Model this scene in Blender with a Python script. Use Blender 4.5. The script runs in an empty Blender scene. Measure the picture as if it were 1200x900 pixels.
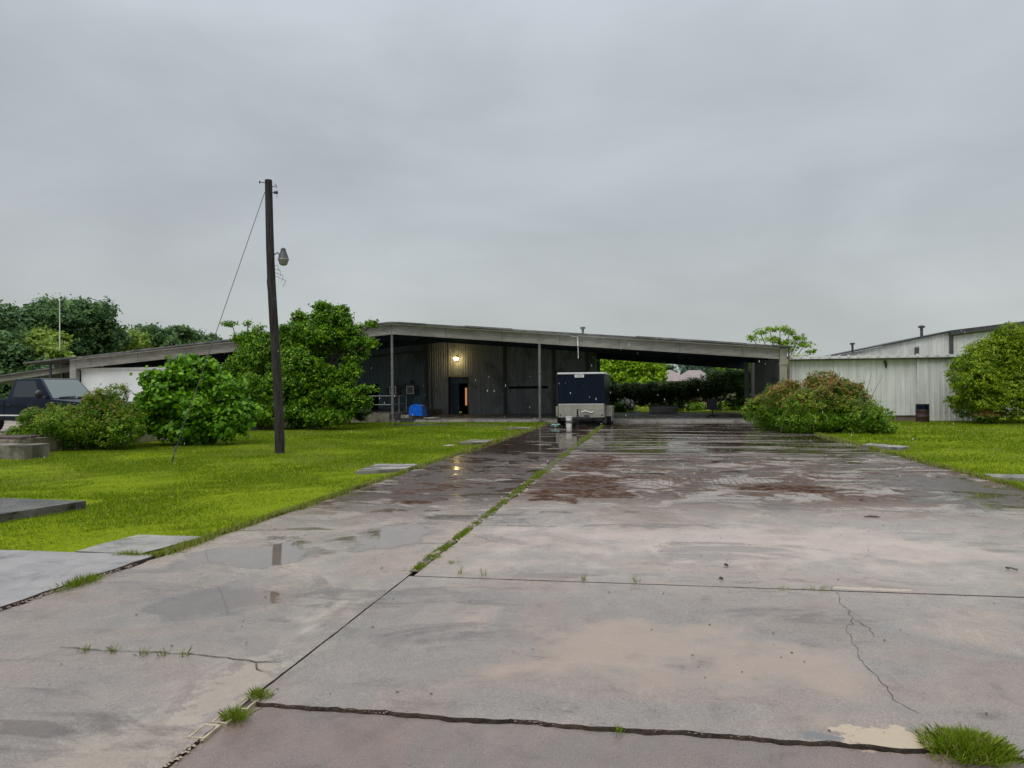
import bpy, bmesh, math, random
import numpy as np
from mathutils import Vector, Matrix
random.seed(7); rng = np.random.default_rng(7)
S = bpy.context.scene; COL = S.collection
R_ = math.radians

# ---------------------------------------------------------------- camera
H = 1.7
cam = bpy.data.objects.new('camera', bpy.data.cameras.new('camera')); COL.objects.link(cam); S.camera = cam
cam.data.sensor_width = 36; cam.data.lens = 27; cam.data.clip_start = 0.05; cam.data.clip_end = 3000
CR = Matrix.Rotation(R_(10.08), 3, 'Z') @ Matrix.Rotation(R_(90.47), 3, 'X') @ Matrix.Rotation(R_(-0.5), 3, 'Z')
cam.matrix_world = Matrix.Translation((0, 0, H)) @ CR.to_4x4()
def at(px, py, y):                       # photo pixel -> world point at driveway distance y
    d = CR @ Vector(((px-600)/900, -(py-450)/900, -1)); t = y/d.y
    return Vector((0, 0, H)) + d*t
def gp(px, py, z=0):
    d = CR @ Vector(((px-600)/900, -(py-450)/900, -1)); t = (z-H)/d.z
    return Vector((0, 0, H)) + d*t

# ---------------------------------------------------------------- world, sun, exposure
SUN_EL, SUN_AZ = 58, 200
w = bpy.data.worlds.new('World'); S.world = w; w.use_nodes = True
nt = w.node_tree; N = nt.nodes; L = nt.links
bg = N['Background']; bg.inputs[1].default_value = 0.1
sky = N.new('ShaderNodeTexSky'); sky.sky_type = 'NISHITA'; sky.sun_disc = False
sky.sun_elevation = R_(SUN_EL); sky.sun_rotation = R_(SUN_AZ); sky.dust_density = 4
tc = N.new('ShaderNodeTexCoord'); sep = N.new('ShaderNodeSeparateXYZ'); L.new(tc.outputs['Generated'], sep.inputs[0])
ramp = N.new('ShaderNodeValToRGB'); L.new(sep.outputs[2], ramp.inputs[0]); e = ramp.color_ramp.elements
e[0].position = 0; e[0].color = (.335, .355, .354, 1)
e[1].position = 1; e[1].color = (1.30, 1.33, 1.40, 1)
for p, c in ((.10, (.330, .352, .352, 1)), (.25, (.305, .328, .352, 1)), (.36, (.320, .345, .370, 1)), (.47, (.375, .405, .438, 1)), (.62, (.90, .93, .98, 1))):
    k = e.new(p); k.color = c
mp = N.new('ShaderNodeMapping'); L.new(tc.outputs['Generated'], mp.inputs[0]); mp.inputs['Scale'].default_value = (1, 1, 2.6)
cn = N.new('ShaderNodeTexNoise'); L.new(mp.outputs[0], cn.inputs[0]); cn.inputs['Scale'].default_value = 2.3; cn.inputs['Detail'].default_value = 5; cn.inputs['Roughness'].default_value = .5; cn.inputs['Distortion'].default_value = .3
mr = N.new('ShaderNodeMapRange'); L.new(cn.outputs[0], mr.inputs[0]); mr.inputs[1].default_value = .3; mr.inputs[2].default_value = .7; mr.inputs[3].default_value = 8.5; mr.inputs[4].default_value = 11.5
ml = N.new('ShaderNodeVectorMath'); ml.operation = 'SCALE'; L.new(ramp.outputs[0], ml.inputs[0]); L.new(mr.outputs[0], ml.inputs['Scale'])
mx = N.new('ShaderNodeMix'); mx.data_type = 'RGBA'; mx.inputs[0].default_value = .06; L.new(ml.outputs[0], mx.inputs[6]); L.new(sky.outputs[0], mx.inputs[7]); L.new(mx.outputs[2], bg.inputs[0])
sd = bpy.data.lights.new('sun', 'SUN'); sd.energy = 0.9; sd.angle = R_(35); sd.color = (1, .97, .92)
sun = bpy.data.objects.new('sun', sd); COL.objects.link(sun)
az = R_(SUN_AZ)
sv = Vector((math.sin(az)*math.cos(R_(SUN_EL)), math.cos(az)*math.cos(R_(SUN_EL)), math.sin(R_(SUN_EL))))
sun.rotation_euler = sv.to_track_quat('Z', 'Y').to_euler()
S.view_settings.view_transform = 'Standard'; S.view_settings.look = 'None'; S.view_settings.gamma = 1
S.view_settings.exposure = 0.62
S.render.engine = 'CYCLES'

# ---------------------------------------------------------------- materials
def newmat(name):
    m = bpy.data.materials.new(name); m.use_nodes = True
    return m, m.node_tree.nodes, m.node_tree.links, m.node_tree.nodes['Principled BSDF']
def noise(N, L, scale, detail=4, rough=.55, stretch=None, coord='Object', dist=0):
    t = N.new('ShaderNodeTexCoord'); n = N.new('ShaderNodeTexNoise')
    n.inputs['Scale'].default_value = scale; n.inputs['Detail'].default_value = detail; n.inputs['Roughness'].default_value = rough; n.inputs['Distortion'].default_value = dist
    if stretch:
        m = N.new('ShaderNodeMapping'); m.inputs['Scale'].default_value = stretch; L.new(t.outputs[coord], m.inputs[0]); L.new(m.outputs[0], n.inputs[0])
    else: L.new(t.outputs[coord], n.inputs[0])
    return n.outputs[0]
def rmp(N, L, src, stops):
    r = N.new('ShaderNodeValToRGB'); L.new(src, r.inputs[0]); e = r.color_ramp.elements
    for i, (p, c) in enumerate(stops):
        if isinstance(c, (int, float)): c = (c, c, c)
        k = e[i] if i < 2 else e.new(p)
        k.position = p; k.color = (*c, 1)
    return r.outputs[0]
def mix(N, L, f, a, b, mode='MIX'):
    m = N.new('ShaderNodeMix'); m.data_type = 'RGBA'; m.blend_type = mode
    for s, v in ((0, f), (6, a), (7, b)):
        if isinstance(v, bpy.types.NodeSocket): L.new(v, m.inputs[s])
        elif s: m.inputs[s].default_value = (*v, 1)
        else: m.inputs[0].default_value = v
    return m.outputs[2]
def math_(N, L, op, a, b=None, clamp=False):
    m = N.new('ShaderNodeMath'); m.operation = op; m.use_clamp = clamp
    for i, v in enumerate((a, b)):
        if v is None: continue
        if isinstance(v, bpy.types.NodeSocket): L.new(v, m.inputs[i])
        else: m.inputs[i].default_value = v
    return m.outputs[0]
def bump(N, L, bs, h, strength, dist=.01):
    b = N.new('ShaderNodeBump'); b.inputs['Strength'].default_value = strength; b.inputs['Distance'].default_value = dist
    L.new(h, b.inputs['Height']); L.new(b.outputs[0], bs.inputs['Normal'])
def simple(name, c1, c2=None, rough=.6, scale=6, stretch=None, metal=0, spec=.5, bmp=0, thr=(.35, .65), c3=None):
    m, N, L, b = newmat(name); c2 = c2 or c1
    n = noise(N, L, scale, 6, .6, stretch)
    col = rmp(N, L, n, [(thr[0], c1), (thr[1], c2)])
    if c3:                                                    # second layer of grime blotches
        n2 = noise(N, L, scale*.23+.3, 7, .65, None, dist=.5)
        col = mix(N, L, rmp(N, L, n2, [(.5, 0), (.68, 1)]), col, c3)
    L.new(col, b.inputs['Base Color']); b.inputs['Roughness'].default_value = rough; b.inputs['Metallic'].default_value = metal
    b.inputs['Specular IOR Level'].default_value = spec
    if bmp: bump(N, L, b, noise(N, L, scale*4, 5), bmp)
    return m
M = {}
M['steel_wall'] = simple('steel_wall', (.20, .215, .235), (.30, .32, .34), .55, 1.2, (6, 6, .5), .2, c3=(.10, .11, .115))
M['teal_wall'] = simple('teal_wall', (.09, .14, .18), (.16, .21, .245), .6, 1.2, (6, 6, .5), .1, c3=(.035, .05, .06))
M['white_wall'] = simple('white_wall', (.52, .525, .51), (.70, .705, .69), .45, 1.0, (5, 5, .35), .1, c3=(.50, .50, .485))
M['panel_white'] = simple('panel_white', (.62, .64, .64), (.72, .74, .74), .4, 1, (1, 1, .4))
M['fascia'] = simple('fascia', (.22, .21, .185), (.34, .325, .29), .55, 1.3, (1.2, 1, 5), .1, c3=(.20, .185, .16))
M['roof'] = simple('roof', (.07, .07, .075), (.13, .125, .125), .5, 2, (1, .3, 1), .2, c3=(.2, .2, .2))
M['trim_light'] = simple('trim_light', (.55, .55, .54), (.72, .72, .72), .4, 4, None, .2)
M['under'] = simple('under', (.020, .032, .055), (.04, .055, .08), .7, 2, spec=.2)
M['dark_steel'] = simple('dark_steel', (.03, .032, .036), (.055, .055, .06), .5, 3)
M['pipe'] = simple('pipe', (.13, .13, .13), (.21, .205, .20), .5, 5, (1, 1, .3), .3)
M['wood_pole'] = simple('wood_pole', (.010, .009, .009), (.055, .048, .046), .85, 3, (14, 14, .6), 0, spec=.2, bmp=.8, c3=(.022, .016, .017))
M['black'] = simple('black', (.012, .012, .013), (.02, .02, .022), .5, 5)
M['blackhole'] = simple('blackhole', (.004, .004, .005), (.006, .006, .008), .9, 5, spec=.1)
M['rubber'] = simple('rubber', (.012, .012, .012), (.022, .022, .022), .75, 9)
M['navy_paint'] = simple('navy_paint', (.003, .006, .016), (.005, .010, .024), .22, 2, spec=.16)
M['trailer_blue'] = simple('trailer_blue', (.001, .004, .012), (.002, .008, .021), .3, 1.5, (2, 2, .5), spec=.18)
M['alu'] = simple('alu', (.26, .25, .21), (.36, .34, .29), .38, 3, None, .35)
M['white_paint'] = simple('white_paint', (.6, .6, .58), (.75, .75, .73), .4, 4)
M['blue_door'] = simple('blue_door', (.012, .03, .10), (.02, .045, .14), .4, 3)
M['tarp'] = simple('tarp', (.0, .09, .55), (.01, .16, .75), .35, 3, bmp=.3)
M['rust'] = simple('rust', (.022, .010, .012), (.055, .020, .018), .6, 8, bmp=.3, c3=(.02, .012, .02))
M['brown_base'] = simple('brown_base', (.12, .085, .07), (.18, .135, .115), .7, 4)
M['shingle'] = simple('shingle', (.15, .12, .115), (.23, .19, .18), .8, 3, (1, 1, 5))
M['brick'] = simple('brick', (.22, .13, .10), (.3, .19, .14), .8, 5)
M['bark'] = simple('bark', (.045, .035, .026), (.10, .08, .06), .85, 6, (4, 4, 1), bmp=.6)
M['cream'] = simple('cream', (.20, .165, .11), (.34, .29, .20), .6, 14, bmp=.4)
M['chair_fabric'] = simple('chair_fabric', (.012, .016, .035), (.02, .026, .05), .7, 8)
M['flower'] = simple('flower', (.7, .7, .7), (.8, .8, .8), .5)
M['moss'] = simple('moss', (.035, .035, .012), (.085, .075, .035), .8, 14, bmp=.6)
M['soil'] = simple('soil', (.025, .017, .012), (.075, .05, .035), .75, 9, bmp=1)
M['debris'] = simple('debris', (.02, .014, .012), (.04, .028, .02), .6, 9)
M['green_plastic'] = simple('green_plastic', (.05, .25, .2), (.3, .5, .42), .4, 8)
def old_concrete(name, c1, c2, wet=.3, side=(.12, .1, .09)):
    m, N, L, b = newmat(name)
    col = rmp(N, L, noise(N, L, 5, 8, .65), [(.3, c1), (.7, c2)])
    col = mix(N, L, rmp(N, L, noise(N, L, 1.3, 6, .6, dist=.6), [(.5, 0), (.62, 1)]), col, tuple(x*.62 for x in c1))
    L.new(col, b.inputs['Base Color'])
    L.new(rmp(N, L, noise(N, L, 1.9, 3), [(.42, wet*.35), (.6, wet+.1)]), b.inputs['Roughness'])
    bump(N, L, b, noise(N, L, 60, 4), .35, .004)
    return m
M['block'] = old_concrete('block', (.10, .09, .07), (.21, .19, .155), .45)
M['paver'] = old_concrete('paver', (.18, .17, .155), (.27, .25, .225), .35)
M['darkpad'] = old_concrete('darkpad', (.03, .025, .022), (.14, .13, .125), .03)  # pale blotches on dark concrete paint in the mottled wet reflections
M['floor'] = old_concrete('floor', (.24, .22, .20), (.33, .31, .28), .6)
M['slab_l'] = old_concrete('slab_l', (.19, .18, .175), (.24, .225, .22), .45)
M['gravel'] = old_concrete('gravel', (.16, .13, .10), (.30, .26, .2), .6)

def glass(name, col, rough=.05):
    m, N, L, b = newmat(name); b.inputs['Base Color'].default_value = (*col, 1); b.inputs['Roughness'].default_value = rough
    b.inputs['Specular IOR Level'].default_value = .45; b.inputs['Metallic'].default_value = 0; return m
M['glass_dark'] = glass('glass_dark', (.02, .025, .03))
M['windscreen'] = glass('windscreen', (.07, .10, .10), .06)
M['lens'] = glass('lens', (.20, .20, .185), .25)
def emit(name, col, s):
    m, N, L, b = newmat(name); b.inputs['Emission Color'].default_value = (*col, 1); b.inputs['Emission Strength'].default_value = s
    b.inputs['Base Color'].default_value = (.8, .7, .5, 1); return m
M['lamp_on'] = emit('lamp_on', (1, .74, .30), 20)
M['inner_light'] = emit('inner_light', (1, .42, .2), .30)

# wet driveway concrete, laid out in site coordinates
def wet_concrete(name, tint=(1, 1, 1), shine=0.0):
    m, N, L, b = newmat(name)
    t = N.new('ShaderNodeTexCoord'); sp = N.new('ShaderNodeSeparateXYZ'); L.new(t.outputs['Object'], sp.inputs[0]); X, Y = sp.outputs[0], sp.outputs[1]
    big = noise(N, L, .55, 7, .6, (1, 1.0, 1), dist=.7)
    fine = noise(N, L, 110, 5, .75)
    mid = noise(N, L, 4.5, 8, .7, (1, .8, 1), dist=.4)
    c = rmp(N, L, big, [(.30, (.122, .096, .080)), (.44, (.170, .140, .122)), (.54, (.150, .138, .125)), (.64, (.200, .168, .146)), (.75, (.26, .208, .165))])
    c = mix(N, L, .8, c, rmp(N, L, mid, [(.25, (.5, .47, .45)), (.45, (.96, .95, .95)), (.58, (1.04, 1.03, 1.02)), (.75, (1.4, 1.36, 1.3))]), 'MULTIPLY')
    c = mix(N, L, .75, c, rmp(N, L, fine, [(.36, (.6, .58, .57)), (.5, (1, 1, 1)), (.62, (1.5, 1.48, 1.44))]), 'MULTIPLY')
    c = mix(N, L, rmp(N, L, noise(N, L, 190, 2, .5), [(.66, 0), (.72, .55)]), c, (.50, .47, .43))
    # sandy bloom in the middle of the near slab
    def ell(cx, cy, rx, ry, soft=.35, wob=.7, ns=1.6):
        dx = math_(N, L, 'DIVIDE', math_(N, L, 'SUBTRACT', X, cx), rx); dy = math_(N, L, 'DIVIDE', math_(N, L, 'SUBTRACT', Y, cy), ry)
        r = math_(N, L, 'SQRT', math_(N, L, 'ADD', math_(N, L, 'MULTIPLY', dx, dx), math_(N, L, 'MULTIPLY', dy, dy)))
        nn = math_(N, L, 'MULTIPLY', math_(N, L, 'SUBTRACT', noise(N, L, ns, 6, .6), .5), wob*2.2)
        r = math_(N, L, 'ADD', r, nn)
        return rmp(N, L, r, [(1-soft, 1), (1.0, 0)])
    e1 = ell(.15, 5.0, 1.15, .80, .55, 1.5)
    c = mix(N, L, math_(N, L, 'MULTIPLY', e1, .6), c, (.255, .195, .155))
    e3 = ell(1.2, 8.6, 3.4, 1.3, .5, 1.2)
    c = mix(N, L, math_(N, L, 'MULTIPLY', e3, .4), c, (.34, .28, .245))  # broad pale area past the joint, wet sky sheen put into the colour
    for (ex_, ey_, rx_, ry_, col_, k_) in ((1.13, 3.95, .27, .13, (.34, .275, .19), .8), (.80, 3.90, .09, .05, (.10, .105, .11), .9), (1.80, 6.80, .3, .04, (.34, .28, .2), .6), (-2.35, 4.1, .16, .55, (.30, .26, .20), .45), (-2.5, 3.2, .25, .5, (.30, .26, .20), .25)):
        c = mix(N, L, math_(N, L, 'MULTIPLY', ell(ex_, ey_, rx_, ry_, .12, 1.3, 9), k_), c, col_)
    # red-brown mud stains
    st = math_(N, L, 'MULTIPLY', rmp(N, L, noise(N, L, 1.3, 9, .72, (.75, .8, 1), dist=.8), [(.45, 0), (.50, 1)]),
               rmp(N, L, math_(N, L, 'DIVIDE', Y, 40), [(.24, 0), (.31, 1), (.48, 1), (.56, 0)]))
    e2 = math_(N, L, 'MAXIMUM', ell(-1.2, 13.4, 1.1, 2.2, .3, 1.0), math_(N, L, 'MAXIMUM', ell(-3.7, 13.0, 1.3, 2.6, .35, 1.6), math_(N, L, 'MAXIMUM', ell(-1.2, 17.5, .9, 2.2, .3, 1.2), ell(2.3, 13.4, 1.0, .8, .4, 1.6))))
    rs = math_(N, L, 'MULTIPLY', rmp(N, L, X, [(0.0, 1), (.05, 1)]), 1)
    stain = math_(N, L, 'MAXIMUM', math_(N, L, 'MULTIPLY', st, .88), e2)
    fade = rmp(N, L, noise(N, L, 9, 5, .7), [(.35, .75), (.55, 1)])
    stain = math_(N, L, 'MULTIPLY', stain, fade)
    c = mix(N, L, stain, c, (.032, .016, .009))
    # bays beyond the second joint: paler concrete, plus wet sheen painted into the colour
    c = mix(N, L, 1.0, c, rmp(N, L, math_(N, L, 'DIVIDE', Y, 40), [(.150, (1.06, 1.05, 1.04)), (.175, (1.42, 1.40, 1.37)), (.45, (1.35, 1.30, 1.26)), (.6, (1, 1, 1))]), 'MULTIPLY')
    # pale edges of the path slabs (lime bloom) by the joint
    lj = math_(N, L, 'MULTIPLY', rmp(N, L, math_(N, L, 'DIVIDE', math_(N, L, 'ABSOLUTE', math_(N, L, 'ADD', X, 2.4)), 1), [(.0, 1), (.42, 0)]), rmp(N, L, noise(N, L, 2.2, 8, .7, (1, .5, 1)), [(.5, 0), (.6, 1)]))
    lj = math_(N, L, 'MULTIPLY', lj, rmp(N, L, math_(N, L, 'DIVIDE', Y, 40), [(.15, 1), (.2, 0)]))
    c = mix(N, L, math_(N, L, 'MULTIPLY', lj, .7), c, (.34, .30, .245))
    # worn scoring
    wv = N.new('ShaderNodeTexWave'); wv.bands_direction = 'X'; wv.inputs['Scale'].default_value = 3.2; wv.inputs['Distortion'].default_value = 1.5; wv.inputs['Detail'].default_value = 3
    L.new(t.outputs['Object'], wv.inputs[0])
    sc = math_(N, L, 'MULTIPLY', rmp(N, L, wv.outputs[0], [(.78, 0), (.9, 1)]), ell(1.5, 14.3, 2.6, 1.1, .5, 1.2))
    sc = math_(N, L, 'MULTIPLY', sc, rmp(N, L, noise(N, L, 7, 3), [(.45, 0), (.5, 1)]))
    c = mix(N, L, math_(N, L, 'MULTIPLY', sc, .9), c, (.03, .022, .02))
    # puddle mask: more standing water further away, long across the fall
    pn = noise(N, L, 1.0, 8, .68, (.55, 1.0, 1), dist=.7)
    yb = rmp(N, L, math_(N, L, 'DIVIDE', Y, 45), [(.0, -.10), (.15, -.05), (.25, .0), (.35, .05), (.45, .13), (.55, .17), (.85, .24)])
    pu = rmp(N, L, math_(N, L, 'ADD', pn, math_(N, L, 'ADD', yb, shine)), [(.54, 0), (.60, 1)])
    pe = ell(-4.2, 19, .9, 6.5, .3, 1.0, 2.2)
    for q_ in (ell(-4.0, 7.4, .75, .8, .25, 1.3), ell(-3.55, 5.75, .62, .5, .25, 1.2), ell(-2.95, 8.6, .45, .9, .25, 1.3), ell(5.0, 13.5, 1.2, 2.5, .3, 1.4)): pe = math_(N, L, 'MAXIMUM', pe, q_)
    sk = rmp(N, L, noise(N, L, 1.0, 6, .6, (.22, 1.7, 1), dist=.4), [(.50, 1), (.56, 0)])
    pu = math_(N, L, 'MULTIPLY', pu, math_(N, L, 'MAXIMUM', sk, .12))
    pu = math_(N, L, 'MAXIMUM', pu, pe)
    pth = math_(N, L, 'MULTIPLY', math_(N, L, 'LESS_THAN', X, -2.16), rmp(N, L, math_(N, L, 'DIVIDE', Y, 40), [(.22, 0), (.30, 1)]))
    pp = rmp(N, L, math_(N, L, 'ADD', noise(N, L, 1.9, 8, .65, (.5, 1.0, 1), dist=.6), .07), [(.52, 0), (.56, 1)])
    pu = math_(N, L, 'MAXIMUM', pu, math_(N, L, 'MULTIPLY', pp, pth))
    c = mix(N, L, math_(N, L, 'MULTIPLY', pu, rmp(N, L, math_(N, L, 'DIVIDE', Y, 40), [(.2, .5), (.42, .95)])), c, mix(N, L, .0, (.035, .020, .013), (0, 0, 0)))
    if tint != (1, 1, 1): c = mix(N, L, 1.0, c, tint, 'MULTIPLY')
    L.new(c, b.inputs['Base Color'])
    damp = rmp(N, L, noise(N, L, 2.1, 6, .6), [(.35, .16), (.62, .34)])
    r = mix(N, L, pu, damp, (.03, .03, .03)); r = mix(N, L, math_(N, L, 'MULTIPLY', e1, .8), r, (.5, .5, .5))
    sm = math_(N, L, 'MULTIPLY', stain, math_(N, L, 'SUBTRACT', 1.0, math_(N, L, 'MULTIPLY', pu, .55)))
    r = mix(N, L, sm, r, (.75, .75, .75))
    L.new(r, b.inputs['Roughness']); b.inputs['IOR'].default_value = 1.5
    L.new(math_(N, L, 'SUBTRACT', .5, math_(N, L, 'MULTIPLY', sm, .5)), b.inputs['Specular IOR Level'])
    grit = math_(N, L, 'MULTIPLY', noise(N, L, 70, 5, .7), math_(N, L, 'SUBTRACT', 1.0, pu))
    b1 = N.new('ShaderNodeBump'); b1.inputs['Strength'].default_value = .32; b1.inputs['Distance'].default_value = .006; L.new(grit, b1.inputs['Height'])
    rip = noise(N, L, 5.5, 3, .55, (.55, 1.3, 1))
    b2 = N.new('ShaderNodeBump'); b2.inputs['Strength'].default_value = .03; b2.inputs['Distance'].default_value = .012; L.new(rip, b2.inputs['Height']); L.new(b1.outputs[0], b2.inputs['Normal'])
    L.new(b2.outputs[0], b.inputs['Normal'])
    return m
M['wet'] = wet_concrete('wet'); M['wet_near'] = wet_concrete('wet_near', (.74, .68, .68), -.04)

def leafmat(name, dark, mid, light, red=(.35, .07, .04), rough=.4, trans=.35):
    m, N, L, b = newmat(name); a = N.new('ShaderNodeAttribute'); a.attribute_name = 'lc'
    s = N.new('ShaderNodeSeparateColor'); L.new(a.outputs['Color'], s.inputs[0])
    c = rmp(N, L, s.outputs[0], [(0.05, dark), (.5, mid), (.95, light)]); c = mix(N, L, s.outputs[1], c, red)
    L.new(c, b.inputs['Base Color']); b.inputs['Roughness'].default_value = rough; b.inputs['Specular IOR Level'].default_value = .18 if name != 'grass_blade' else .06
    t = N.new('ShaderNodeBsdfTranslucent'); L.new(c, t.inputs[0]); ms = N.new('ShaderNodeMixShader'); ms.inputs[0].default_value = trans
    L.new(b.outputs[0], ms.inputs[1]); L.new(t.outputs[0], ms.inputs[2]); L.new(ms.outputs[0], N['Material Output'].inputs[0])
    return m
LM = dict(
 grass=leafmat('grass_blade', (.070, .125, .003), (.138, .215, .006), (.255, .33, .035), (.34, .31, .12), .7, .35),
 far=leafmat('far_leaf', (.03, .075, .030), (.075, .15, .05), (.14, .24, .06)),
 farlight=leafmat('farlight_leaf', (.10, .16, .03), (.20, .30, .04), (.32, .42, .07)),
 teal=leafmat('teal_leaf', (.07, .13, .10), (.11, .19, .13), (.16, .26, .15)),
 lime=leafmat('lime_leaf', (.08, .17, .004), (.19, .34, .006), (.38, .55, .02)),
 bigleaf=leafmat('bigleaf', (.03, .10, .005), (.09, .23, .008), (.22, .42, .02), rough=.35),
 tree=leafmat('tree_leaf', (.022, .075, .004), (.075, .19, .006), (.25, .40, .012)),
 nandina=leafmat('nandina_leaf', (.025, .085, .004), (.10, .215, .008), (.28, .39, .02), (.36, .12, .08)),
 cypress=leafmat('cypress_leaf', (.045, .10, .003), (.15, .25, .005), (.32, .42, .015)),
 vine=leafmat('vine_leaf', (.010, .035, .010), (.035, .085, .016), (.12, .20, .03)),
)
m, N_, L_, b_ = newmat('turf')
c_ = rmp(N_, L_, noise(N_, L_, 18, 6, .7), [(.3, (.06, .09, .001)), (.55, (.15, .20, .0)), (.75, (.25, .28, .02))])
c_ = mix(N_, L_, rmp(N_, L_, noise(N_, L_, .5, 5, .6), [(.35, 0), (.7, .55)]), c_, (.15, .21, .012)); L_.new(c_, b_.inputs['Base Color']); b_.inputs['Roughness'].default_value = .9; b_.inputs['Specular IOR Level'].default_value = .05
bump(N_, L_, b_, noise(N_, L_, 40, 5), 1, .03); M['turf'] = m
M['earth'] = simple('earth', (.07, .09, .02), (.12, .13, .035), .9, .8)

# ---------------------------------------------------------------- mesh helpers
def tag(o, label=None, cat=None, group=None, kind=None):
    if label: o['label'] = label
    if cat: o['category'] = cat
    if group: o['group'] = group
    if kind: o['kind'] = kind
    return o
def empty(name, loc, label=None, cat=None, group=None, rz=0):
    o = bpy.data.objects.new(name, None); COL.objects.link(o); o.location = loc; o.rotation_euler.z = rz; o.empty_display_size = .2
    return tag(o, label, cat, group)
def root_loc(p):
    while p.parent: p = p.parent
    return Vector(p.location)
class MB:
    def __init__(s): s.v = []; s.f = []
    def add(s, vs, fs):
        o = len(s.v); s.v += [tuple(v) for v in vs]; s.f += [tuple(o+i for i in f) for f in fs]; return s
    def box(s, x0, x1, y0, y1, z0, z1):
        return s.add([(x0,y0,z0),(x1,y0,z0),(x1,y1,z0),(x0,y1,z0),(x0,y0,z1),(x1,y0,z1),(x1,y1,z1),(x0,y1,z1)],
                     [(0,3,2,1),(4,5,6,7),(0,1,5,4),(1,2,6,5),(2,3,7,6),(3,0,4,7)])
    def hexa(s, p): # 8 points, bottom 4 ccw then top 4
        return s.add(p, [(0,3,2,1),(4,5,6,7),(0,1,5,4),(1,2,6,5),(2,3,7,6),(3,0,4,7)])
    def prism(s, pts, axis, a, b):  # polygon (2D) extruded along axis; pts in remaining coords order
        def P(p, t):
            return {'x': (t, p[0], p[1]), 'y': (p[0], t, p[1]), 'z': (p[0], p[1], t)}[axis]
        n = len(pts)
        return s.add([P(p, a) for p in pts]+[P(p, b) for p in pts], [tuple(range(n))[::-1], tuple(range(n, 2*n))]+[(i, (i+1) % n, n+(i+1) % n, n+i) for i in range(n)])
    def tube(s, pts, r, seg=8, cap=True):
        pts = [Vector(p) for p in pts]; rs = r if isinstance(r, (list, tuple)) else [r]*len(pts); o = len(s.v); up = Vector((0, 0, 1))
        for i, p in enumerate(pts):
            d = (pts[min(i+1, len(pts)-1)]-pts[max(i-1, 0)]).normalized()
            a = d.cross(up if abs(d.z) < .95 else Vector((0, 1, 0))).normalized(); b = d.cross(a)
            s.v += [tuple(p+(a*math.cos(2*math.pi*k/seg)+b*math.sin(2*math.pi*k/seg))*rs[i]) for k in range(seg)]
        for i in range(len(pts)-1):
            for k in range(seg):
                q = o+i*seg; s.f.append((q+k, q+(k+1) % seg, q+seg+(k+1) % seg, q+seg+k))
        if cap: s.f.append(tuple(o+k for k in range(seg))); s.f.append(tuple(o+(len(pts)-1)*seg+k for k in range(seg))[::-1])
        return s
    def lathe(s, prof, c, seg=20, axis='z'):
        o = len(s.v); c = Vector(c)
        for r, h in prof:
            for k in range(seg):
                a = 2*math.pi*k/seg
                v = (r*math.cos(a), r*math.sin(a), h) if axis == 'z' else ((r*math.cos(a), h, r*math.sin(a)) if axis == 'y' else (h, r*math.cos(a), r*math.sin(a)))
                s.v.append(tuple(c+Vector(v)))
        for i in range(len(prof)-1):
            for k in range(seg): s.f.append((o+i*seg+k, o+i*seg+(k+1) % seg, o+(i+1)*seg+(k+1) % seg, o+(i+1)*seg+k))
        s.f.append(tuple(o+k for k in range(seg))); s.f.append(tuple(o+(len(prof)-1)*seg+k for k in range(seg)))
        return s
    def build(s, name, mat, parent=None, loc=None, smooth=False, bevel=0, local=False):
        org = Vector((0, 0, 0))
        if not local: org = root_loc(parent) if parent else (Vector(loc) if loc is not None else Vector((0, 0, 0)))
        me = bpy.data.meshes.new(name); me.from_pydata([tuple(Vector(v)-org) for v in s.v], [], s.f)
        me.materials.append(mat)
        bm = bmesh.new(); bm.from_mesh(me); bmesh.ops.recalc_face_normals(bm, faces=bm.faces)
        if bevel: bmesh.ops.bevel(bm, geom=[e for e in bm.edges if len(e.link_faces) == 2 and e.calc_face_angle(0) > .5], offset=bevel, segments=2, affect='EDGES', profile=.7)
        bm.to_mesh(me); bm.free()
        if smooth:
            for p in me.polygons: p.use_smooth = True
            me.set_sharp_from_angle(angle=R_(40))
        o = bpy.data.objects.new(name, me); COL.objects.link(o)
        if parent: o.parent = parent
        else: o.location = org if not local else (0, 0, 0)
        if loc is not None and local: o.location = loc
        return o
def np_mesh(name, verts, quads, mat, parent=None, attr=None, loc=(0, 0, 0)):
    org = np.array(root_loc(parent)) if parent else np.array(loc, float)
    me = bpy.data.meshes.new(name); nv, nf, k = len(verts), len(quads), quads.shape[1]
    me.vertices.add(nv); me.vertices.foreach_set('co', (verts-org).astype(np.float32).ravel())
    me.loops.add(nf*k); me.loops.foreach_set('vertex_index', quads.astype(np.int32).ravel())
    me.polygons.add(nf); me.polygons.foreach_set('loop_start', np.arange(0, nf*k, k, dtype=np.int32)); me.polygons.foreach_set('loop_total', np.full(nf, k, dtype=np.int32))
    me.update(calc_edges=True)
    if attr is not None:
        a = me.color_attributes.new('lc', 'FLOAT_COLOR', 'POINT'); a.data.foreach_set('color', attr.astype(np.float32).ravel())
    me.materials.append(mat); o = bpy.data.objects.new(name, me); COL.objects.link(o)
    if parent: o.parent = parent
    else: o.location = Vector(org)
    return o

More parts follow.
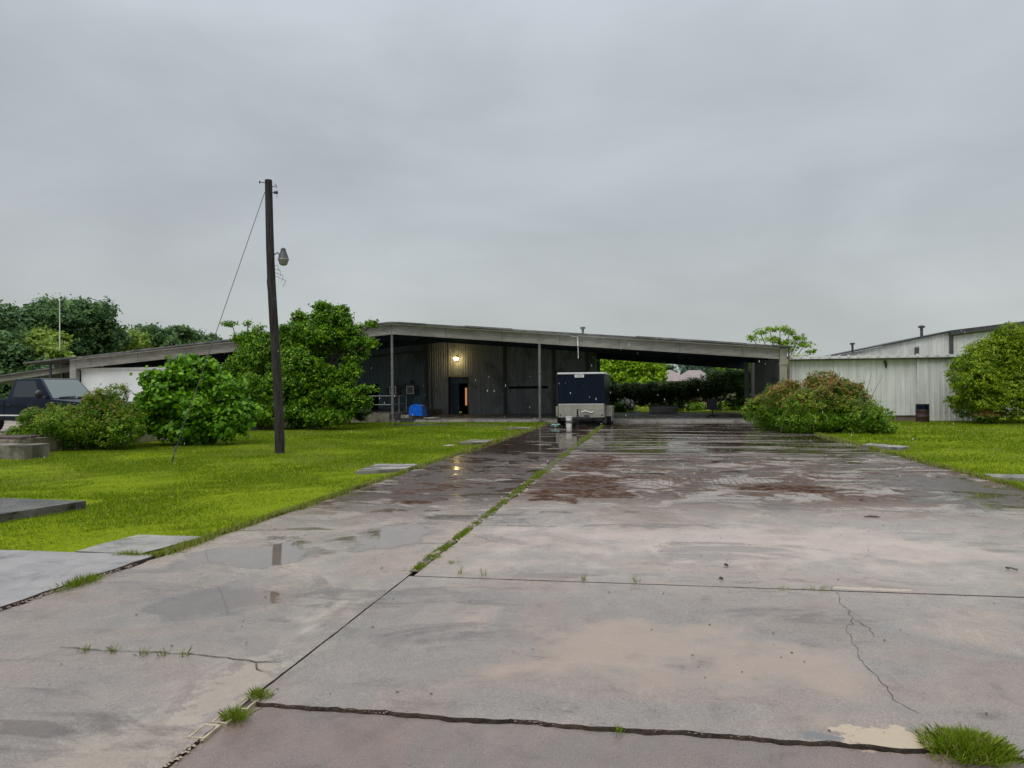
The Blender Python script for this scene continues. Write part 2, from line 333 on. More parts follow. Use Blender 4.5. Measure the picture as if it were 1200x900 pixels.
def unit(v): return v/np.maximum(np.linalg.norm(v, axis=1, keepdims=True), 1e-9)
def foliage(name, lobes, n, size, mat, parent=None, subk=40, subr=.26, red=0, aspect=.55, droop=.2, loc=(0, 0, 0), zmin=0, shell=.6, flat=.75, kids=7, strays=6, low=False):
    """lobes: (centre, (rx,ry,rz)[, weight]); leaves gathered in small sprays through each lobe's volume"""
    P, NRM, A, G = [], [], [], []
    ex = []                                                   # break every lobe up into smaller bulges and stray sprays
    for l in lobes:
        c = np.array(l[0], float); r = np.array(l[1], float); wq = l[2] if len(l) > 2 else 1
        ex.append((c, r*.78, wq*.9))
        for j in range(kids):
            d = rng.normal(size=3); d /= np.linalg.norm(d); d[2] = abs(d[2]) if rng.random() < .6 else d[2]
            q = rng.uniform(.24, .5); ex.append((c+d*r*rng.uniform(.62, .95), r*q, wq*.8))
        for j in range(strays):
            d = rng.normal(size=3); d /= np.linalg.norm(d); d[2] = abs(d[2])*.9
            q = rng.uniform(.06, .12); t0 = rng.uniform(.85, 1.05)
            for st_ in range(3):                              # a shoot: three small tufts running outward
                ex.append((c+d*r*(t0+.13*st_)+rng.normal(size=3)*r*.03+np.array([0, 0, -.02*st_*st_])*r, r*q*(1-.2*st_), wq*1.0))
    zmax_, zmin_ = max(l[0][2]+l[1][2] for l in lobes), min(l[0][2]-l[1][2] for l in lobes)
    lobes = ex
    wt = np.array([(l[1][0]*l[1][2])*(l[2] if len(l) > 2 else 1) for l in lobes]); wt = wt/wt.sum()
    zt, zb = zmax_, max(zmin_, 0)
    for l, q in zip(lobes, wt):
        c = np.array(l[0], float); r = np.array(l[1], float); nn = int(n*q); k = max(3, int(subk*.22*len(lobes)*q))
        d = unit(rng.normal(size=(k, 3))); d[:, 2] = d[:, 2] if low else np.where(d[:, 2] < -.5, -d[:, 2]*.5, d[:, 2]); rad = rng.uniform(shell, 1.0, (k, 1))**.7
        rad += (rng.random((k, 1)) < .12)*rng.uniform(.05, .22, (k, 1))
        sc = c+d*rad*r; sr = np.maximum(subr*1.25*r.mean(), size*1.1)*rng.uniform(.55, 1.35, k)
        tone = rng.random(k)
        idx = rng.integers(0, k, nn)
        off = rng.normal(size=(nn, 3))*.5; off[:, 2] *= flat
        p = sc[idx]+off*sr[idx][:, None]
        P.append(p); rel = unit((p-c)/r)
        NRM.append(unit(rel*.7+np.array([0, 0, .55])+rng.normal(size=(nn, 3))*.55))
        hh = (p[:, 2]-zb)/(zt-zb)
        A.append(np.clip(.66*tone[idx]+.40*rng.random(nn)-.03, 0, 1))
        G.append(np.clip((rng.random(nn) < red*np.clip((hh-.35)*1.9, 0, 1)*np.where(tone[idx] > .4, 1.4, .5))*rng.uniform(.4, 1, nn), 0, 1))
    P = np.vstack(P); NRM = np.vstack(NRM); A = np.concatenate(A); G = np.concatenate(G)
    ok = P[:, 2] > zmin; P, NRM, A, G = P[ok], NRM[ok], A[ok], G[ok]; n = len(P)
    t = unit(np.cross(NRM, rng.normal(size=(n, 3)))); t[:, 2] -= droop; t = unit(t); b = unit(np.cross(NRM, t))
    Lf = size*rng.uniform(.6, 1.35, n)[:, None]; W = Lf*aspect
    V = np.stack([P-t*Lf*.5, P+b*W*.5+NRM*Lf*.08, P+t*Lf*.5, P-b*W*.5+NRM*Lf*.08], 1).reshape(-1, 3)
    Q = np.arange(n*4).reshape(n, 4)
    at_ = np.repeat(np.stack([A, G, np.zeros(n), np.ones(n)], 1), 4, axis=0)
    return np_mesh(name, V, Q, mat, parent, at_, loc)
def lob(px, py, rx, rz, y, ry=None, wgt=1):     # lobe given where it stands: centre seen at (px,py) at distance y, radii in photo px
    c = at(px, py, y); s = (Vector((c.x, c.y, 0)).length)/920
    return ((c.x, c.y, c.z), (rx*s, (ry if ry else (rx+rz)/2*s), rz*s), wgt)
def plant(name, label, cat, base, lobes, n, size, mat, trunk=.12, group=None, limbs=True, crown='crown', **kw):
    root = empty(name, base, label, cat, group)
    foliage(crown, lobes, n, size, mat, root, **kw)
    mb = MB(); b = Vector(base)
    if trunk:
        top = Vector(lobes[0][0]); m1 = b.lerp(top, .5)+Vector((random.uniform(-.1, .1), random.uniform(-.1, .1), 0))
        mb.tube([b-Vector((0, 0, .1)), m1, top], [trunk, trunk*.75, trunk*.4], 8)
        for l in lobes[:14]:
            c = Vector(l[0]); r = l[1]
            mb.tube([b.lerp(m1, random.uniform(.3, 1)), m1.lerp(c, .6)+Vector((0, 0, .1)), c, c+Vector((random.uniform(-.5, .5)*r[0], random.uniform(-.5, .5)*r[1], .7*r[2]))], [trunk*.5, trunk*.35, trunk*.25, trunk*.08], 6)
        mb.build('trunk' if name.endswith('tree') else 'stem', M['bark'], root, smooth=True)
    return root

# ---------------------------------------------------------------- ground
def struct(mb, name, mat, **k): return tag(mb.build(name, mat, **k), kind='structure')
struct(MB().box(-600, 600, -200, 900, -.6, -.10), 'ground', M['earth'])
struct(MB().box(-5.6, 6.6, -3, 41, -.3, -.035), 'soil', M['soil'])
def lawn_sheet(name, x0, x1, y0, y1, st=.35):
    nx, ny = int((x1-x0)/st)+1, int((y1-y0)/st)+1
    X, Y = np.meshgrid(np.linspace(x0, x1, nx), np.linspace(y0, y1, ny)); Z = .012+.02*np.sin(X*1.1+Y*.7)*np.cos(Y*.9-X*.4)+.008*rng.normal(size=X.shape)
    V = np.stack([X.ravel(), Y.ravel(), Z.ravel()], 1); i = np.arange(nx*ny).reshape(ny, nx)
    Q = np.stack([i[:-1, :-1].ravel(), i[:-1, 1:].ravel(), i[1:, 1:].ravel(), i[1:, :-1].ravel()], 1)
    o = np_mesh(name, V, Q, M['turf']); tag(o, kind='structure'); return o
lawn_sheet('lawn', -34, -5.03, 7.0, 39.7); lawn_sheet('lawn', 6.02, 40, 5, 46)
lawn_sheet('lawn', -20, 30, 53, 90, .8)

def jag(p0, p1, amp, step=.12, seed=0):
    rr = random.Random(seed); p0, p1 = Vector(p0), Vector(p1); d = p1-p0; n = max(1, int(d.length/step)); q = Vector((-d.y, d.x)).normalized(); o = []; wv = 0
    for i in range(n+1):
        t = i/n; wv = wv*.75+rr.uniform(-amp, amp)
        o.append(tuple(p0+d*t+q*(wv if 0 < i < n else 0)))
    return o
def slab(name, poly, z, mat, th=.16, dark=True):
    mb = MB(); mb.prism(poly, 'z', z-th, z); o = struct(mb, name, mat)
    if dark:
        o.data.materials.append(M['soil'])
        for p in o.data.polygons:
            if abs(p.normal.z) < .5: p.material_index = 1
    return o
def rect(x0, x1, y0, y1, jx0=0, jx1=0, jy0=0, jy1=0, s=1, step=.12):
    p = jag((x0, y0), (x1, y0), jy0, step, s)[:-1]+jag((x1, y0), (x1, y1), jx1, step, s+1)[:-1]+jag((x1, y1), (x0, y1), jy1, step, s+2)[:-1]+jag((x0, y1), (x0, y0), jx0, step, s+3)[:-1]
    return p
def crack(pts, w, z, seed=0, name='crack'):
    rr = random.Random(seed); mb = MB(); P = []
    for a, b in zip(pts[:-1], pts[1:]): P += jag(a, b, .016, .05, rr.random())[:-1]
    P.append(pts[-1]); n = len(P); V = []
    for i, p in enumerate(P):
        d = (Vector(P[min(i+1, n-1)])-Vector(P[max(i-1, 0)])).normalized(); q = Vector((-d.y, d.x)); ww = w*rr.uniform(.3, 1.2)*(.3 if i in (0, n-1) else 1)
        V += [(*(Vector(p)+q*ww), z), (*(Vector(p)-q*ww), z)]
    mb.add(V, [(2*i, 2*i+1, 2*i+3, 2*i+2) for i in range(n-1)])
    return struct(mb, name, M['soil'])
XJ = -2.16
G2 = lambda px, py: tuple(gp(px, py)[:2])
# main bays
fr = random.Random(12); ln = jag((XJ+.012, 3.852), (6.0, 3.80), .011, .045, 77)
near_e = [(p[0], p[1]-.006-.013*fr.random()) for p in ln]; far_e = [(p[0], p[1]+.008+.012*fr.random()) for p in ln]
slab('driveway', [(XJ+.012, -3), (6.0, -3)]+near_e[::-1], .010, M['wet_near'])
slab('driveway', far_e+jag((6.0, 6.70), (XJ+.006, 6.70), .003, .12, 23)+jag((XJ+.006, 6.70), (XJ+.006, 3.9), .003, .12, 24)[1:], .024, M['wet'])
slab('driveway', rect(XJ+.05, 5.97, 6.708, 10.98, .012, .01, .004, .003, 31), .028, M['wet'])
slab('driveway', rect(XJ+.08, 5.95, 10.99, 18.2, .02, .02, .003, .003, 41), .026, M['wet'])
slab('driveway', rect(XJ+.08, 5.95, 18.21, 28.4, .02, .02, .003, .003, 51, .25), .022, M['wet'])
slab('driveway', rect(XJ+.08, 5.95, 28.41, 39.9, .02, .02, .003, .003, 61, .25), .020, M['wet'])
# left strip
slab('path', rect(-4.96, XJ-.006, -3, 11.95, .02, .003, 0, .003, 71, .05), .024, M['wet'])
crack([G2(70, 763), G2(95, 765), G2(150, 768), G2(200, 771), G2(255, 775), G2(300, 781), G2(332, 780)], .007, .0285, 8)
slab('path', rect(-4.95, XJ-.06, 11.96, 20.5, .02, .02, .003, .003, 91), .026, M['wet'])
slab('path', rect(-4.95, XJ-.06, 20.51, 39.9, .02, .02, .003, .003, 101, .25), .022, M['wet'])
slab('side_slab', rect(-14, -5.0, -3, 7.13, 0, .02, 0, .012, 111), .045, M['slab_l'])
slab('small_slab', jag((-5.98, 7.19), (-5.2, 7.17), .008)[:-1]+jag((-5.2, 7.17), (-5.08, 8.14), .01, .12, 2)[:-1]+jag((-5.08, 8.14), (-5.93, 8.13), .012, .12, 3)[:-1]+jag((-5.93, 8.13), (-5.98, 7.19), .012, .12, 4)[:-1], .04, M['paver'])
# barn floor and dock
slab('barn_floor', rect(-13.6, 6.9, 40.0, 52.5, 0, 0, .02, .02, 121, .4), .11, M['floor'], .3, dark=False)
slab('loading_dock', rect(-34, -13.75, 39.5, 52.5, 0, 0, .03, 0, 131, .4), .50, M['block'], .7, dark=False)
slab('parking_pad', rect(-40, -17.2, 18.4, 39.3, 0, .05, .05, 0, 141, .4), .45, M['gravel'], .6, dark=False)
slab('dark_slab', rect(-12.7, -9.6, 36.2, 37.4, .02, .02, .02, .02, 151, .3), .045, M['darkpad'], .1)
slab('dark_slab', rect(-9.2, -6.6, 35.6, 36.4, .02, .02, .02, .02, 152, .3), .045, M['darkpad'], .1)
# hairline cracks: thin dark dirt ribbons pressed in the surface
crack([G2(980, 697), G2(1000, 735), G2(992, 745), G2(1005, 770), G2(1040, 810), G2(1046, 825), G2(1078, 842)], .0026, .0265, 1)
crack([G2(1000, 729), G2(1020, 740), G2(1024, 750)], .003, .0265, 2)
crack([G2(300, 781), G2(308, 792), G2(318, 792)], .007, .0285, 3)
crack([G2(310, 779), G2(330, 781)], .005, .0285, 4)
crack([(-.1, 11.0), (2.8, 11.06), (5.5, 10.9)], .006, .0325, 5)

# ---------------------------------------------------------------- grass
def blades(n, xs, ys, hgt, wid, z=.0):
    X = xs; Y = ys; h = hgt*rng.uniform(.4, 1.3, n); a = rng.uniform(0, 2*np.pi, n); lean = rng.normal(0, .45, (n, 2))*h[:, None]
    dx, dy = np.cos(a)*wid*.5, np.sin(a)*wid*.5
    B = np.stack([X, Y, np.full(n, z)], 1); D = np.stack([dx, dy, np.zeros(n)], 1); T = B+np.stack([lean[:, 0], lean[:, 1], h], 1)
    Mid = B*.45+T*.55; Mid[:, 2] += h*.12
    V = np.stack([B-D, B+D, Mid+D*.8, T, Mid-D*.8], 1)
    return V
EXC = [(-5.88, -4.99, 14.95, 16.2), (-5.72, -4.99, 23.2, 24.4), (-6.1, -5.8, 22.5, 23.1), (-6.1, -4.8, 32.0, 33.4), (-12.7, -9.6, 36.2, 37.4), (-9.2, -6.6, 35.6, 36.4), (5.7, 6.6, 21.6, 23.2), (6.0, 8.2, 14.95, 15.45), (-12.5, -8.45, 8.9, 10.9), (-5.92, -5.15, 7.0, 8.08), (-18.2, -15.8, 17.2, 18.2), (-40, -17.2, 18.3, 40)]
VV, AA = [], []
def sow(n, x0, x1, y0, y1, h, w_, pw=1.0):
    y = y0+(y1-y0)*rng.random(n)**pw; x = rng.uniform(x0, x1, n)
    ok = np.ones(n, bool)
    for e_ in EXC: ok &= ~((x > e_[0]) & (x < e_[1]) & (y > e_[2]) & (y < e_[3]))
    cell = .6*np.sin(x*1.9+2*np.sin(y*.8))*np.cos(y*1.5+1.7*np.sin(x*.6))+.7*np.sin(x*.5+1.3*np.sin(y*.33))*np.cos(y*.41+x*.2); x, y = x[ok], y[ok]; cell = cell[ok]; n = len(x)
    V = blades(n, x, y, h, w_)
    VV.append(V); AA.append(np.stack([np.clip(.45+.20*cell+rng.normal(0, .24, n), 0, 1), (rng.random(n) < np.where(cell > .5, .18, .05))*.8, np.zeros(n), np.ones(n)], 1))
sow(110000, -14, -5.0, 7.15, 15, .042, .007)
sow(150000, -20, -5.0, 15, 25, .05, .012)
sow(90000, -18, -5.0, 25, 39.6, .06, .022)
sow(50000, -34, -18, 7, 18, .06, .014)
sow(70000, 6.0, 16, 10, 25, .06, .012); sow(90000, 6.0, 30, 25, 42, .07, .022)
# ragged fringe hanging over the slab edges
def fringe(n, x, s, y0, y1, h=.06, w_=.007):
    y = rng.uniform(y0, y1, n); k = .5+.5*np.sin(y*3.1)*np.sin(y*1.3+1); xx = x-s*np.abs(rng.normal(0, .05, n))*(.3+k)*-1
    V = blades(n, xx, y, h, w_, .02); VV.append(V); AA.append(np.stack([rng.uniform(.1, .8, n), (rng.random(n) < .4)*.9, np.zeros(n), np.ones(n)], 1))
fringe(7000, -5.02, 1, 7.1, 13); fringe(7000, -5.02, 1, 13, 38, .07, .014); fringe(6000, 6.0, -1, 10, 35, .08, .014)
V = np.concatenate(VV); A = np.concatenate(AA); n = len(V)
Q = (np.arange(n)*5)[:, None]+np.array([[0, 1, 2, 3, 4]])
tag(np_mesh('grass', V.reshape(-1, 3), Q, LM['grass'], None, np.repeat(A, 5, axis=0)), 'short wet bright green lawn grass both sides of the driveway', 'grass', kind='stuff')

def tuft(px=None, py=None, x=None, y=None, r=.1, n=250, h=.1, label='', name='weed_tuft', ry=None, w_=.005, dry=.1, group=None, tone=.5):
    if px is not None: p = gp(px, py); x, y = p.x, p.y
    q = np.clip(rng.normal(size=(n, 2))*.5, -1.05, 1.05); X = x+q[:, 0]*r; Y = y+q[:, 1]*(ry or r)
    V = blades(n, X, Y, h, w_, .0); f = np.exp(-(q**2).sum(1)); V[:, 2:, 2] *= (.45+.75*f)[:, None]
    # lean outwards
    V[:, 3, 0] += q[:, 0]*h*.5; V[:, 3, 1] += q[:, 1]*h*.5; V[:, (2, 4), 0] += q[:, :1]*h*.22; V[:, (2, 4), 1] += q[:, 1:]*h*.22
    V[:, :, 2] += .018
    a = np.stack([np.clip(rng.normal(tone, .22, n), 0, 1), (rng.random(n) < dry)*.9, np.zeros(n), np.ones(n)], 1)
    o = np_mesh(name, V.reshape(-1, 3), (np.arange(n)*5)[:, None]+np.array([[0, 1, 2, 3, 4]]), LM['grass'], None, np.repeat(a, 5, axis=0), (x, y, 0))
    tag(o, label, 'weed', group); return o
tuft(x=1.44, y=3.88, r=.17, ry=.15, n=3200, h=.055, w_=.004, label='large bright green weed tuft at the broken slab corner, lower right')
tuft(x=-2.13, y=3.93, r=.06, ry=.045, n=360, h=.045, w_=.003, label='small grass tuft at the far end of the cream hollow blocks')
tuft(x=-2.12, y=3.66, r=.06, ry=.055, n=420, h=.05, w_=.003, label='grass tuft growing out of the middle cream hollow block')
tuft(x=-4.95, y=6.0, r=.07, ry=.26, n=520, h=.07, w_=.004, label='low green weed tuft in the gap beside the left grey slab')
ks = [(100, 767), (133, 768), (169, 771), (191, 773), (216, 774)]
for i, (a, b) in enumerate(ks):
    tuft(a, b, r=.03, n=45-5*i, h=.05, w_=.003, dry=.45, tone=.25, label='%s weed sprig from the left in the cross crack of the left strip' % ['first', 'second', 'third', 'fourth', 'fifth'][i], name='weed_sprig', group='weed sprigs in the left cross crack')
for i, (a, b) in enumerate([(540, 676), (567, 678), (684, 684), (744, 686)]):
    tuft(a, b, r=.03, n=26, h=.075, w_=.003, dry=.6, tone=.3, label='%s dry sprig from the left along the mid-driveway slab joint' % ['first', 'second', 'third', 'fourth'][i], name='weed_sprig', group='dry sprigs along the slab joint')
for i, (a, b) in enumerate([(917, 694), (951, 695), (966, 696)]):
    tuft(a, b, r=.04, n=20, h=.05, w_=.003, dry=.9, tone=.2, label='%s dead sprig from the left where the long right-hand crack begins' % ['first', 'second', 'third'][i], name='weed_sprig', group='dead sprigs by the slab crack')
tuft(724, 862, r=.025, n=30, h=.03, w_=.004, label='tiny green sprig in the wide front slab crack', name='weed_sprig')
tuft(530, 663, r=.07, n=60, h=.03, w_=.006, dry=.9, tone=.1, label='flattened dark dead weed beside the start of the green joint strip', name='weed_sprig')
tuft(px=155, py=655, r=.22, ry=.05, n=500, h=.06, w_=.004, dry=.2, label='weedy tuft at the near edge of the small pale slab in the lawn')
# green strip in the long joint
ys = []; 
for y0, y1, q in [(6.9, 7.6, 1500), (7.6, 8.6, 1300), (8.6, 9.6, 1500), (9.6, 12.2, 2600), (12.2, 15.8, 4500), (15.8, 18.7, 500), (18.7, 21.6, 2600), (21.6, 23, 300), (23, 27, 3300), (27, 37.5, 5200)]:
    y = rng.uniform(y0, y1, q); ys.append(y)
y = np.concatenate(ys); n = len(y); sd_ = (.030+.030*np.clip((y-8)/12, 0, 1))*(.55+.9*(.5+.5*np.sin(y*4.3+2*np.sin(y*1.9)))*(.5+.5*np.sin(y*1.7+.5)))
x = XJ+.01+rng.normal(size=n)*sd_*(0.6+.6*np.abs(np.sin(y*2.3)))
ms_ = (np.sin(y*5.1+2*np.sin(y*2.3))+.7*np.sin(y*12.7+1)+.4*rng.normal(size=n) > -.35) | (y > 25); x, y = x[ms_], y[ms_]; n = len(x)
V = blades(n, x, y, .036, .006, .0); V[:, :, 2] += .014
sc_ = 1+np.clip((y-12)/14, 0, 1.3); V[:, :, 2] *= 1.1
a = np.stack([np.clip(rng.normal(.42, .2, n), 0, 1), (rng.random(n) < .18)*.8, np.zeros(n), np.ones(n)], 1)
tag(np_mesh('joint_weeds', V.reshape(-1, 3), (np.arange(n)*5)[:, None]+np.array([[0, 1, 2, 3, 4]]), LM['grass'], None, np.repeat(a, 5, axis=0)), 'long strip of weeds and moss growing in the driveway joint', 'weeds', kind='stuff')
mb = MB(); P = jag((XJ, 6.85), (XJ, 38), .012, .2, 5)
Vs = []
for i, p in enumerate(P):
    ww = random.uniform(.03, .075)+.03*min(1, max(0, (p[1]-9)/10)); Vs += [(p[0]-ww, p[1], .03), (p[0]+ww, p[1], .031), ]
mb.add(Vs, [(2*i, 2*i+1, 2*i+3, 2*i+2) for i in range(len(P)-1)]); struct(mb, 'joint_moss', M['moss'])
# stone chips along the joint and the slab break
def chips(name, n, f, s0, s1, mat, label):
    mb = MB()
    for i in range(n):
        cx, cy, cz = f(); s = random.uniform(s0, s1); q = [(random.uniform(-s, s), random.uniform(-s, s), random.uniform(0, s)) for _ in range(6)]
        mb.add([(cx-s, cy, cz), (cx, cy-s*.7, cz), (cx+s, cy+q[0][1]*.4, cz), (cx+q[1][0]*.3, cy+s*.7, cz), (cx+q[2][0]*.3, cy, cz+s*.6)], [(0, 1, 4), (1, 2, 4), (2, 3, 4), (3, 0, 4)])
    return tag(mb.build(name, mat), label, 'chips', kind='stuff')
chips('concrete_chips', 260, lambda: (XJ+random.gauss(0, .05), random.uniform(6.8, 14), .026), .008, .028, M['cream'], 'pale crumbled concrete chips along the weedy joint')
chips('block_rubble', 170, lambda: (XJ+random.gauss(-.012, .022), random.uniform(2.6, 3.45), .02), .005, .014, M['cream'], 'broken cream rubble in the joint below the hollow blocks')
chips('edge_chips', 260, lambda: (random.uniform(-2, 1.45), 3.864+random.gauss(0, .006), .012+random.uniform(0, .010)), .003, .008, M['brown_base'], 'crumbled brown grit along the wide front crack')
chips('gap_chips', 200, lambda: (-4.98+random.gauss(0, .025), random.uniform(4.8, 6.8), .03), .006, .018, M['brown_base'], 'grit and crumbs in the gap beside the left grey slab')
def sp():
    y = random.uniform(2.6, 10)
    return (random.uniform(-4.8, 5.5), y, .029 if y > 3.9 else .001)
chips('leaf_litter', 260, sp, .003, .012, M['debris'], 'tiny dark leaf bits and grit scattered over the wet concrete')
# broken cream-coloured patch, grey mortar patch at slab edge
def patch(name, pts, z, mat):
    return struct(MB().prism([G2(*p) for p in pts], 'z', z-.01, z), name, mat)
# hollow blocks set in the joint
def hollow(cx, cy, label, rot):
    r = empty('hollow_block', (cx, cy, 0), label, 'block', 'cream hollow blocks in the joint'); r.rotation_euler.z = rot
    w2, l2, t = .047, .078, .015; mb = MB()
    mb.box(-w2, -w2+t, -l2, l2, -.05, .027).box(w2-t, w2, -l2, l2, -.05, .027).box(-w2+t, w2-t, -l2, -l2+t, -.05, .027).box(-w2+t, w2-t, l2-t, l2, -.05, .027)
    mb.build('shell', M['cream'], r, local=True, bevel=.002); MB().box(-w2+t+.001, w2-t-.001, -l2+t+.001, l2-t-.001, -.05, .016).build('infill', M['soil'], r, local=True)
hollow(-2.185, 3.49, 'nearest cream hollow block, empty of grass, set in the driveway joint', .03)
hollow(-2.165, 3.665, 'middle cream hollow block with grass growing out of it', -.02)
hollow(-2.155, 3.84, 'farthest cream hollow block, half under a grass tuft', .02)

# concrete pieces in the lawns
def pblock(name, pts, z0, z1, mat, label, cat='slab', group=None):
    c = Vector((sum(p[0] for p in pts)/len(pts), sum(p[1] for p in pts)/len(pts), 0))
    mb = MB().prism(pts, 'z', z0, z1); o = mb.build(name, mat, loc=c, bevel=.012); return tag(o, label, cat, group)
gq = 'concrete slabs along the lawn edges'
pblock('concrete_slab', [(-5.85, 14.75), (-4.99, 15.35), (-5.0, 16.3), (-5.95, 16.25)], -.05, .10, M['paver'], 'nearest grey slab lying in the left lawn against the path', group=gq)
pblock('concrete_slab', [(-5.8, 23.1), (-4.99, 23.3), (-4.99, 24.5), (-5.75, 24.5)], -.05, .10, M['block'], 'weathered slab in the left lawn with a small stone beside it', group=gq)
pblock('concrete_slab', [(-6.1, 32.1), (-5.0, 32.1), (-5.0, 33.2), (-6.1, 33.2)], -.05, .09, M['block'], 'farthest dark slab in the left lawn near the barn', group=gq)
pblock('stone', [(-6.15, 22.5), (-5.9, 22.5), (-5.85, 22.85), (-6.1, 22.9)], -.05, .05, M['cream'], 'small flat stone beside the weathered slab in the left lawn', 'stone')
pblock('concrete_slab', [(5.85, 22.85), (6.55, 21.75), (6.9, 22.3), (6.2, 23.4)], -.05, .10, M['paver'], 'pale slab in the right lawn near the red-tipped shrub', group=gq)
pblock('concrete_slab', [(6.05, 15.1), (8.2, 14.6), (8.3, 15.3), (6.1, 15.6)], -.05, .075, M['paver'], 'flat slab at the right frame edge beside the driveway', group=gq)
rA, rB, rC, rD = gp(-70, 581, .13), gp(101, 586.5, .13), gp(0, 602, .13), gp(-70, 614, .13)
pblock('raised_slab', [(rD.x, rD.y), (rC.x, rC.y), (rB.x, rB.y), (rA.x, rA.y)], -.05, .13, M['darkpad'], 'thick dark wet raised concrete slab at the left edge', 'slab')
pblock('concrete_block', [(-18.2, 17.35), (-15.85, 17.55), (-15.9, 18.2), (-18.2, 18.1)], -.05, .38, M['block'], 'low mossy concrete step block in front of the left shrub', 'block')
for k in range(3):
    pblock('old_plank', [(-19.8, 18.7+.5*k), (-17.2-.15*k, 18.65+.5*k), (-17.2-.15*k, 18.9+.5*k), (-19.8, 18.95+.5*k)], .46, .52, M['bark'], '%s of the three weathered planks lying behind the mossy step block' % ['nearest', 'middle', 'farthest'][k], 'plank', 'planks behind the step block')

# ---------------------------------------------------------------- barn
XR = -13.6; SL = .083
def ztop(x): return 5.45-SL*abs(x-XR)
YF, YB = 39.8, 57.0; XL, XE = -36.2, 6.9
barn = empty('open_sided_barn', (XR, YF, 0), 'long low grey metal barn with open canopy front and a lit wall lamp', 'barn')
mb = MB()
for a, b in ((XL, XR), (XR, XE)):
    mb.hexa([(a, YF-.35, ztop(a)-.09), (b, YF-.35, ztop(b)-.09), (b, YB+.3, ztop(b)-.09), (a, YB+.3, ztop(a)-.09), (a, YF-.35, ztop(a)), (b, YF-.35, ztop(b)), (b, YB+.3, ztop(b)), (a, YB+.3, ztop(a))])
roof = mb.build('roof', M['roof'], barn)
def band(a, b, y0, y1, o0, o1):   # sloped band following the roof
    return [(a, y0, ztop(a)+o0), (b, y0, ztop(b)+o0), (b, y1, ztop(b)+o0), (a, y1, ztop(a)+o0), (a, y0, ztop(a)+o1), (b, y0, ztop(b)+o1), (b, y1, ztop(b)+o1), (a, y1, ztop(a)+o1)]
for a, b in ((-33.3, XR), (XR, 6.38)):
    MB().hexa(band(a, b, YF-.06, YF+.10, -.62, -.135)).build('fascia', M['fascia'], barn)
    g_ = MB(); g_.hexa(band(a, b, YF-.18, YF-.065, -.150, -.092)); g_.build('drip_edge', M['trim_light'], barn)
    f_ = MB(); f_.hexa(band(a, b, YF-.065, YF+.12, -.66, -.625)); f_.build('lower_flange', M['fascia'], barn)
# vertical seam plates on the fascia
for x in list(np.arange(-32, 6, 3.05)):
    MB().hexa([(x, YF-.068, ztop(x)-.61), (x+.05, YF-.068, ztop(x)-.61), (x+.05, YF-.062, ztop(x)-.61), (x, YF-.062, ztop(x)-.61), (x, YF-.068, ztop(x)-.16), (x+.05, YF-.068, ztop(x)-.16), (x+.05, YF-.062, ztop(x)-.16), (x, YF-.062, ztop(x)-.16)]).build('seam_plate', M['pipe'], barn)
# roof sheet lips (uneven crest line)
mb = MB()
x = XL
while x < XE-.5:
    x2 = min(x+random.uniform(.7, 2.4), XE)
    if random.random() < .6 and not (x < XR < x2): MB().hexa(band(x, x2, YF-.40, YF-.352, -.06, random.uniform(.01, .035))).build('roof_edge', M['roof'], barn)
    x = x2
# frames under the roof
for y in (44.9, 49.6):
    for a, b in ((-33, XR), (XR, 6.6)):
        MB().hexa(band(a, b, y, y+.18, -.50, -.10)).build('rafter', M['under'], barn)
for x in np.arange(-33, 6.5, 1.6): MB().box(x, x+.07, YF+.15, YB, ztop(x)-.26, ztop(x)-.10).build('purlin', M['under'], barn)
MB().hexa([(-4.2, YB-.3, 4.02), (6.8, YB-.3, 3.05), (6.8, YB, 3.05), (-4.2, YB, 4.02), (-4.2, YB-.3, ztop(-4.2)-.1), (6.8, YB-.3, ztop(6.8)-.1), (6.8, YB, ztop(6.8)-.1), (-4.2, YB, ztop(-4.2)-.1)]).build('rear_girder', M['under'], barn)
for x in (-13.66, -5.6):
    mb = MB().tube([(x, YF+.02, 0.0), (x, YF+.02, ztop(x)-.64)], .075, 10); mb.tube([(x, YF+.02, 2.6), (x, YF+.02, 2.7)], .095, 10); mb.box(x-.14, x+.14, YF-.12, YF+.16, -.02, .035 if x > -10 else .2)
    mb.build('post', M['pipe'], barn, smooth=True)
MB().box(6.40, 6.74, YF-.08, YF+.25, -.05, 3.72).box(6.36, 6.78, YF-.11, YF-.082, 2.85, 2.95).build('end_column', M['alu'], barn)
MB().tube([(6.84, YF-.05, 0), (6.84, YF-.05, 3.7)], .04, 8).build('downspout', M['brown_base'], barn)
MB().box(-33.35, -32.95, YF-.08, YF+.25, .4, 3.62).build('end_column', M['fascia'], barn)
MB().tube([(-34.7, YF, .4), (-34.7, YF, 3.55)], .07, 8).build('post', M['dark_steel'], barn)
for x, y in ((at(875, 450, 51.5).x, 51.5), (at(882.5, 450, 53.5).x, 53.5)):
    MB().box(x-.13, x+.13, y-.13, y+.13, 0, 3.7).build('post', M['pipe'], barn)
for x in (-20, -27): MB().box(x-.1, x+.1, YF+.0, YF+.2, .5, ztop(x)-.62).build('post', M['pipe'], barn)

